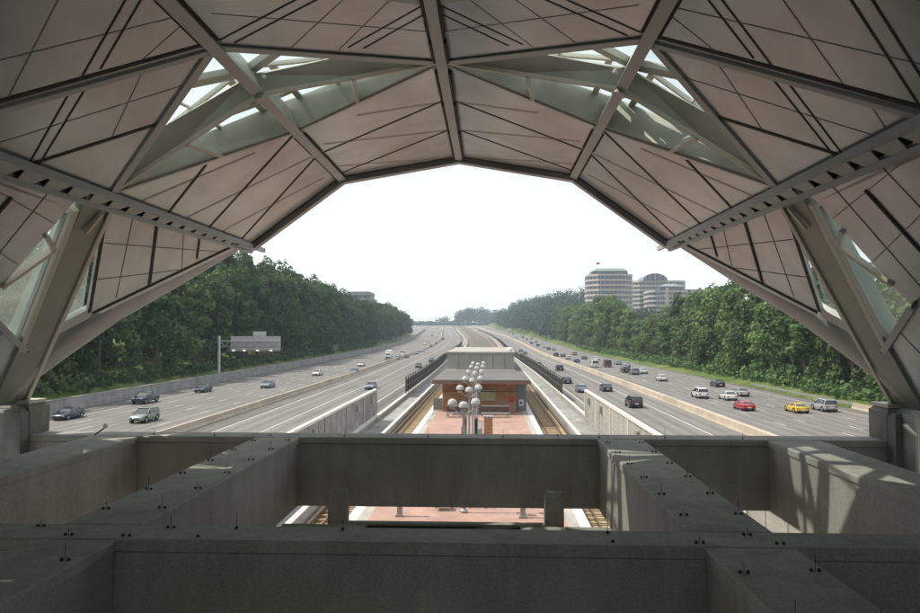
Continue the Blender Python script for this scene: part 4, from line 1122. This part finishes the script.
# ------------------------------------------------------------------ trees
def leaf_cloud(mb, cen, rad, n, size, seed, squash=1.0, inner=.25):
    r = random.Random(seed)
    for _ in range(n):
        while True:
            d = Vector((r.uniform(-1,1), r.uniform(-1,1), r.uniform(-1,1)))
            if .05 < d.length < 1: break
        d.normalize()
        if d.z < -.55: d.z *= .4; d.normalize()
        k = 1-inner*r.random()**1.5 + r.uniform(-.05,.12)
        p = Vector(cen)+Vector((d.x*rad[0], d.y*rad[1], d.z*rad[2]))*k
        nn = (d+Vector((r.uniform(-1,1), r.uniform(-1,1), r.uniform(-.6,1)))*.9).normalized()
        q = nn.cross(Vector((r.uniform(-1,1), r.uniform(-1,1), r.uniform(-1,1)))).normalized(); w = nn.cross(q)
        s = size*r.uniform(.5,1.25); e = r.uniform(.5,1.0)
        mb.add([p-q*s-w*s*e*.3, p-q*s*.2-w*s*e, p+q*s-w*s*e*.2, p+q*s*.3+w*s*e, p-q*s*.7+w*s*.5*e], [(0,1,2,3,4)])
def tree_proto(h, r, seed, leaf, slim=False):
    rr = random.Random(seed)
    t = thing('tree', 'x', 'tree')
    tr = MB(); base = .028*h*.6
    tr.tube((0,0,-.5),(0,0,h*.35),base,base*.7,8); tr.tube((0,0,h*.35),(rr.uniform(-.4,.4),rr.uniform(-.4,.4),h*.82),base*.7,base*.2,8)
    cr = MB()
    nl = 15
    for k in range(nl):
        a = rr.uniform(0, 2*math.pi); lev = rr.random()
        z = h*(.26+.62*lev); pr = r*(1.0-.55*max(0,(lev-.35))**1.2)*rr.uniform(.35,.78)
        c = (pr*math.cos(a), pr*math.sin(a), z)
        s = r*rr.uniform(.30,.50)*(1-.25*lev)
        leaf_cloud(cr, c, (s, s, s*rr.uniform(.75,1.15)), 230, .44, seed*100+k, inner=.4)
        tr.tube((0,0,max(h*.2,z-h*.15)), c, base*.28, base*.08, 5)
    leaf_cloud(cr, (0,0,h*.84), (r*.42,r*.42,h*.16), 300, .42, seed*100+77, inner=.6)
    leaf_cloud(cr, (0,0,h*.55), (r*.7,r*.7,h*.34), 500, .55, seed*100+78, inner=.9)
    for k in range(5):
        a = rr.uniform(0,6.28); leaf_cloud(cr, (r*.62*math.cos(a), r*.62*math.sin(a), h*rr.uniform(.12,.24)), (r*.33,r*.33,h*.10), 130, .40, seed*100+60+k)
    cr.build('crown', M[leaf], t); tr.build('trunk', M['bark'], t)
    return t
TP = {}
for side, lf in (('l', ('leaf_shaded','leaf_shaded','leaf_mid','leaf_shaded')), ('r', ('leaf_mid','leaf_sunlit','leaf_mid','leaf_sunlit'))):  # left wood's shade and right verge's sunlight are put into the leaf colours
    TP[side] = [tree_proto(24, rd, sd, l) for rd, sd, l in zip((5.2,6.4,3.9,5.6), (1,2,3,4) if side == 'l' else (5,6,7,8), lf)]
    for p in TP[side]: register(p)
tused = set()
def put_tree(side, x, y, h, label, group, wide=1.0):
    i = rng.randrange(4); p = TP[side][i]
    if (side, i) in tused: o = copy_tree(p)
    else: o = p; tused.add((side, i))
    s = h/24.0; o.scale = (s*wide*rng.uniform(.95,1.2), s*wide*rng.uniform(.95,1.2), s)
    o.rotation_euler = (0,0,rng.uniform(0,6.28)); o.location = (x, y, ground_z(x, y)-.1)
    o['label'] = label; o['category'] = 'tree'; o['group'] = group
def lh(y):   # height of the left wood
    return interp([(60,20),(120,23),(170,27),(215,32),(270,32),(350,30),(440,26),(600,26),(740,20)], y)
def rh(y): return interp([(60,22),(120,23),(180,23.5),(210,22.5),(235,17),(285,17),(315,27),(400,26),(520,24),(700,24),(900,22)], y)
lab = {'lf':'dark green broadleaf tree in the front row of the left wood above the grassy bank','lb':'dark broadleaf tree farther back in the left wood','rf':'sunlit broadleaf tree in the front row along the right verge','rb':'broadleaf tree farther back behind the right verge','fr':'distant dark tree on the hillside where the right lanes bend away'}
y = 78.0
while y < 735:
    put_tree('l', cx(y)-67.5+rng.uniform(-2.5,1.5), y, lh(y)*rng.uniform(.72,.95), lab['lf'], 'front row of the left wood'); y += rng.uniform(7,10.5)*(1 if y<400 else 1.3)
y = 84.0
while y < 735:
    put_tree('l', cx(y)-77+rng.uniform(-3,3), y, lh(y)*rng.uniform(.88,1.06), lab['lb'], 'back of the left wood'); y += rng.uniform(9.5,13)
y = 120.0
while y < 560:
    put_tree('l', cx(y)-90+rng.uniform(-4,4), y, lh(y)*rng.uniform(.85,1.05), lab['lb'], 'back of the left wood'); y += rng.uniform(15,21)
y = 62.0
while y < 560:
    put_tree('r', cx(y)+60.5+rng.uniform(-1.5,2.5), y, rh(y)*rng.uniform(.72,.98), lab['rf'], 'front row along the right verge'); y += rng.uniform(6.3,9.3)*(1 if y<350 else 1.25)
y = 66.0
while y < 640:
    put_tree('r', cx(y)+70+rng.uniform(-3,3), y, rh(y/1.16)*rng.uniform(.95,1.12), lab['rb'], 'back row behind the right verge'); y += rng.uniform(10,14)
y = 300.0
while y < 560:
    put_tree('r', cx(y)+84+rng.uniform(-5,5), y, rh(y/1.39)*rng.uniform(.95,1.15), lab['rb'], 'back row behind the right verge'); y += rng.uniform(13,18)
# low bushes at the foot of the woods: stuff
def mass(name, pts, leaf, size, n, seed, label):
    mb = MB()
    for k, (x, y, z, rx, ry, rz) in enumerate(pts): leaf_cloud(mb, (x,y,z), (rx,ry,rz), n, size, seed+k, inner=.5)
    return tag(mb.build(name, M[leaf]), label, 'undergrowth', kind='stuff')
pts = []
y = 75
while y < 420:
    x = cx(y)-64.5+rng.uniform(-1,.6); pts.append((x, y, ground_z(x,y)+.7, 1.8, 2.4, rng.uniform(.8,2.0))); y += rng.uniform(2.5,4.5)
mass('undergrowth', pts, 'leaf_shaded', .38, 110, 900, 'dark low undergrowth along the foot of the left wood')
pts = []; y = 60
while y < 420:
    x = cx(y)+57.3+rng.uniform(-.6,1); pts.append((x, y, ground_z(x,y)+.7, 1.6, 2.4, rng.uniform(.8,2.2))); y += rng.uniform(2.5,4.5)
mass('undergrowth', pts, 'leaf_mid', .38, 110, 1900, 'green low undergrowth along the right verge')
# distant woodland masses
pts = []
for k in range(70):
    x = rng.uniform(-72, 30); y = rng.uniform(1480, 1650)
    u = (x+72)/80; hgt = 22+ (19*math.sin(min(1,u)*math.pi*.75+.3) if u < 1.0 else 14)
    pts.append((x, y, 24+hgt*.45, 9, 9, hgt*.5))
for k in range(60):
    x = rng.uniform(-230, -70); y = rng.uniform(1500, 1600); pts.append((x, y, 25, 9, 9, 6.5 if not -112 < x < -92 else 17))
for k in range(90):
    x = rng.uniform(30, 260); y = rng.uniform(1150, 1400); pts.append((x, y, 30+ (x-30)*.06, 10, 10, 16))
for k in range(150):
    x = rng.uniform(-330, 160); y = rng.uniform(1475, 1500); pts.append((x, y, ground_z(x, y)+2.5, 9, 6, 4.5))
mass('distant_woodland', pts, 'leaf_hazed', 1.7, 120, 5000, 'blue-green distant wood on the horizon')
pts = []; y = 560.0
while y < 1180:
    for dx in (58, 68, 80, 96, 116):
        x = cx(y)+dx+rng.uniform(-4,4); yy = y+rng.uniform(-7,7); r_ = rng.uniform(4.5,7.5); h_ = rng.uniform(15,22)+8*sm((yy-600)/150)
        pts.append((x, yy, ground_z(x,yy)+h_*.5, r_, r_, h_*.5))
    y += rng.uniform(11,15)
for _ in range(150):
    yy = rng.uniform(330, 600); dx = rng.uniform(88, 215)
    x = cx(yy)+dx; r_ = rng.uniform(4.5,7.0); h_ = rng.uniform(9,13)
    pts.append((x, yy, ground_z(x,yy)+h_*.5, r_, r_, h_*.5))
mass('hillside_woodland', pts, 'leaf_hazed', 1.0, 190, 8000, 'dark wood covering the hillside where the right lanes bend away')

# ------------------------------------------------------------------ office buildings
def octo(x0, x1, y0, y1, c): return [(x0+c,y0),(x1-c,y0),(x1,y0+c),(x1,y1-c),(x1-c,y1),(x0+c,y1),(x0,y1-c),(x0,y0+c)]
def office(name, label, x0, x1, y0, y1, zt, c, floors, fh=4.0, wall='stone_pink', zb=2.0):
    t = wthing(name, label, 'building', ((x0+x1)/2, (y0+y1)/2, zb))
    z = zt-floors*fh
    P = octo(x0, x1, y0, y1, c); Pi = octo(x0+.35, x1-.35, y0+.35, y1-.35, c-.1)
    MB().prism([(a,b,zb) for a,b in P], (0,0,z-zb-.002)).build('wall', M[wall], t)
    for k in range(floors):
        za = z+k*fh; hw = fh*.58
        w = MB().prism([(a,b,za) for a,b in Pi], (0,0,hw-.003)).build('window', M['window'], t)
        mb = MB()
        for i in range(8):
            a, b = Vector((*Pi[i],0)), Vector((*Pi[(i+1)%8],0)); L_ = (b-a).length; m_ = max(1, int(L_/3.0))
            for q in range(m_):
                p = a.lerp(b, (q+.5)/m_); mb.box(p.x-.16, p.x+.16, p.y-.16, p.y+.16, za+.01, za+hw-.01)
        f = mb.build('frame', M[wall]); f.parent = w
        MB().prism([(a,b,za+hw) for a,b in P], (0,0,fh-hw-.003)).build('spandrel', M[wall], t)
    return t
def hip(x0, x1, y0, y1, z, h, inset):
    mb = MB(); vs = [(x0,y0,z),(x1,y0,z),(x1,y1,z),(x0,y1,z),(x0+inset,y0+inset,z+h),(x1-inset,y0+inset,z+h),(x1-inset,y1-inset,z+h),(x0+inset,y1-inset,z+h)]
    mb.add(vs, [(0,1,5,4),(1,2,6,5),(2,3,7,6),(3,0,4,7),(4,5,6,7),(3,2,1,0)]); return mb
tw = office('office_tower', 'octagonal pale pink office tower with green copper roof and a small flag', 79.5, 116, 560, 592, 55, 8, 13)
MB().prism([(a,b,55.01) for a,b in octo(83,112.5,563,589,7)], (0,0,2.6)).build('attic', M['window'], tw)
hip(84,111.5,564,588,57.62,2.4,3.5).build('roof', M['copper'], tw)
MB().tube((87,568,58.5),(87,568,65),.15,.1,6).build('flagpole', M['frame_grey'], tw)
MB().box(87.15,89.8,567.95,568.05,63.3,64.8).build('flag', M['red'], tw)
o2 = office('office_block', 'grey-blue office block with an arched glass top behind the pale tower', 134, 182, 650, 690, 56, 5, 13, wall='stone_pink')
mb = MB(); arch = [(142+22*(1-math.cos(a))/2, 649, 56.02+6.5*math.sin(a)) for a in [math.pi*i/14 for i in range(15)]]
mb.prism(arch, (0,30,0)).build('roof', M['window'], o2)
mb = MB()
for i in range(3, 12, 2): mb.box(arch[i][0]-.2, arch[i][0]+.2, 648.8, 648.98, 56.03, arch[i][2]-.1)
mb.build('mullion', M['stone_pink'], o2)
o3 = office('office_block', 'stepped pale stone office block with small copper roof, in front of the arched block', 137, 171, 600, 630, 44, 4, 10)
MB().prism([(a,b,44.01) for a,b in octo(146,168,603,626,3)], (0,0,3.6)).build('attic', M['window'], o3)
hip(147,167,604,625,47.62,2.6,6).build('roof', M['copper'], o3)
MB().box(150,152.5,598.6,599.97,20,46).build('pier', M['stone_pink'], o3)
o4 = office('office_block', 'lower pale office wing at the right end of the office group', 176, 200, 640, 665, 46, 3, 10)
MB().box(178,199,642,663,46.01,47.2).build('roof', M['roof_grey'], o4)
o5 = office('office_block', 'grey flat roofed building just showing over the left wood', -104, -86, 505, 530, 37.5, 3, 4, fh=4, wall='barrier_grey', zb=6)
MB().box(-103,-87,506,529,37.51,38.2).build('roof', M['roof_grey'], o5)

# ------------------------------------------------------------------ light, world
SUN_EL, SUN_AZ = R_(58), R_(-89.5)     # azimuth from +Y toward +X
sd = Vector((math.sin(SUN_AZ)*math.cos(SUN_EL), math.cos(SUN_AZ)*math.cos(SUN_EL), math.sin(SUN_EL)))
sl = bpy.data.lights.new('sun', 'SUN'); sl.energy = 4.3; sl.angle = R_(.6); sl.color = (1.0,.91,.77)
so = bpy.data.objects.new('sun', sl); COL.objects.link(so)
so.rotation_euler = (-sd).to_track_quat('-Z', 'Y').to_euler(); so.location = (0,0,60)
w = bpy.data.worlds.new('World'); scn.world = w; w.use_nodes = True
nt = w.node_tree; N = nt.nodes; L = nt.links
for n_ in list(N): N.remove(n_)
wo = N.new('ShaderNodeOutputWorld'); sky = N.new('ShaderNodeTexSky'); sky.sky_type = 'NISHITA'; sky.sun_disc = False
sky.sun_elevation = SUN_EL; sky.sun_rotation = SUN_AZ; sky.dust_density = 4.0; sky.air_density = 1.0
b1 = N.new('ShaderNodeBackground'); b1.inputs[1].default_value = .055; L.new(sky.outputs[0], b1.inputs[0])
b2 = N.new('ShaderNodeBackground'); b2.inputs[0].default_value = (.97,.99,1.0,1); b2.inputs[1].default_value = .85
ad = N.new('ShaderNodeAddShader'); L.new(b1.outputs[0], ad.inputs[0]); L.new(b2.outputs[0], ad.inputs[1]); L.new(ad.outputs[0], wo.inputs[0])

# summer haze: a thin homogeneous volume over the whole valley, emission painting in scattered light
hz = bpy.data.materials.new('haze'); hz.use_nodes = True
n2 = hz.node_tree; 
for n_ in list(n2.nodes): n2.nodes.remove(n_)
ho = n2.nodes.new('ShaderNodeOutputMaterial'); vp = n2.nodes.new('ShaderNodeVolumePrincipled')
vp.inputs['Density'].default_value = .00016; vp.inputs['Color'].default_value = (.86,.93,1.0,1); vp.inputs['Anisotropy'].default_value = .2; vp.inputs['Emission Strength'].default_value = .00009; vp.inputs['Emission Color'].default_value = (.66,.85,1,1)
n2.links.new(vp.outputs[0], ho.inputs['Volume'])
hb = MB().box(-1500, 1500, 40, 3500, -60, 130).build('haze', hz); tag(hb, 'thin blue summer haze over the valley', 'haze', kind='stuff')

scn.view_settings.view_transform = 'Standard'; scn.view_settings.look = 'None'; scn.view_settings.exposure = 0
scn.render.engine = 'CYCLES'
c = scn.cycles
c.max_bounces = 7; c.diffuse_bounces = 4; c.glossy_bounces = 3; c.transparent_max_bounces = 10; c.volume_bounces = 0; c.transmission_bounces = 3
c.use_denoising = True; c.use_adaptive_sampling = True; c.adaptive_threshold = .02
c.sample_clamp_indirect = 6
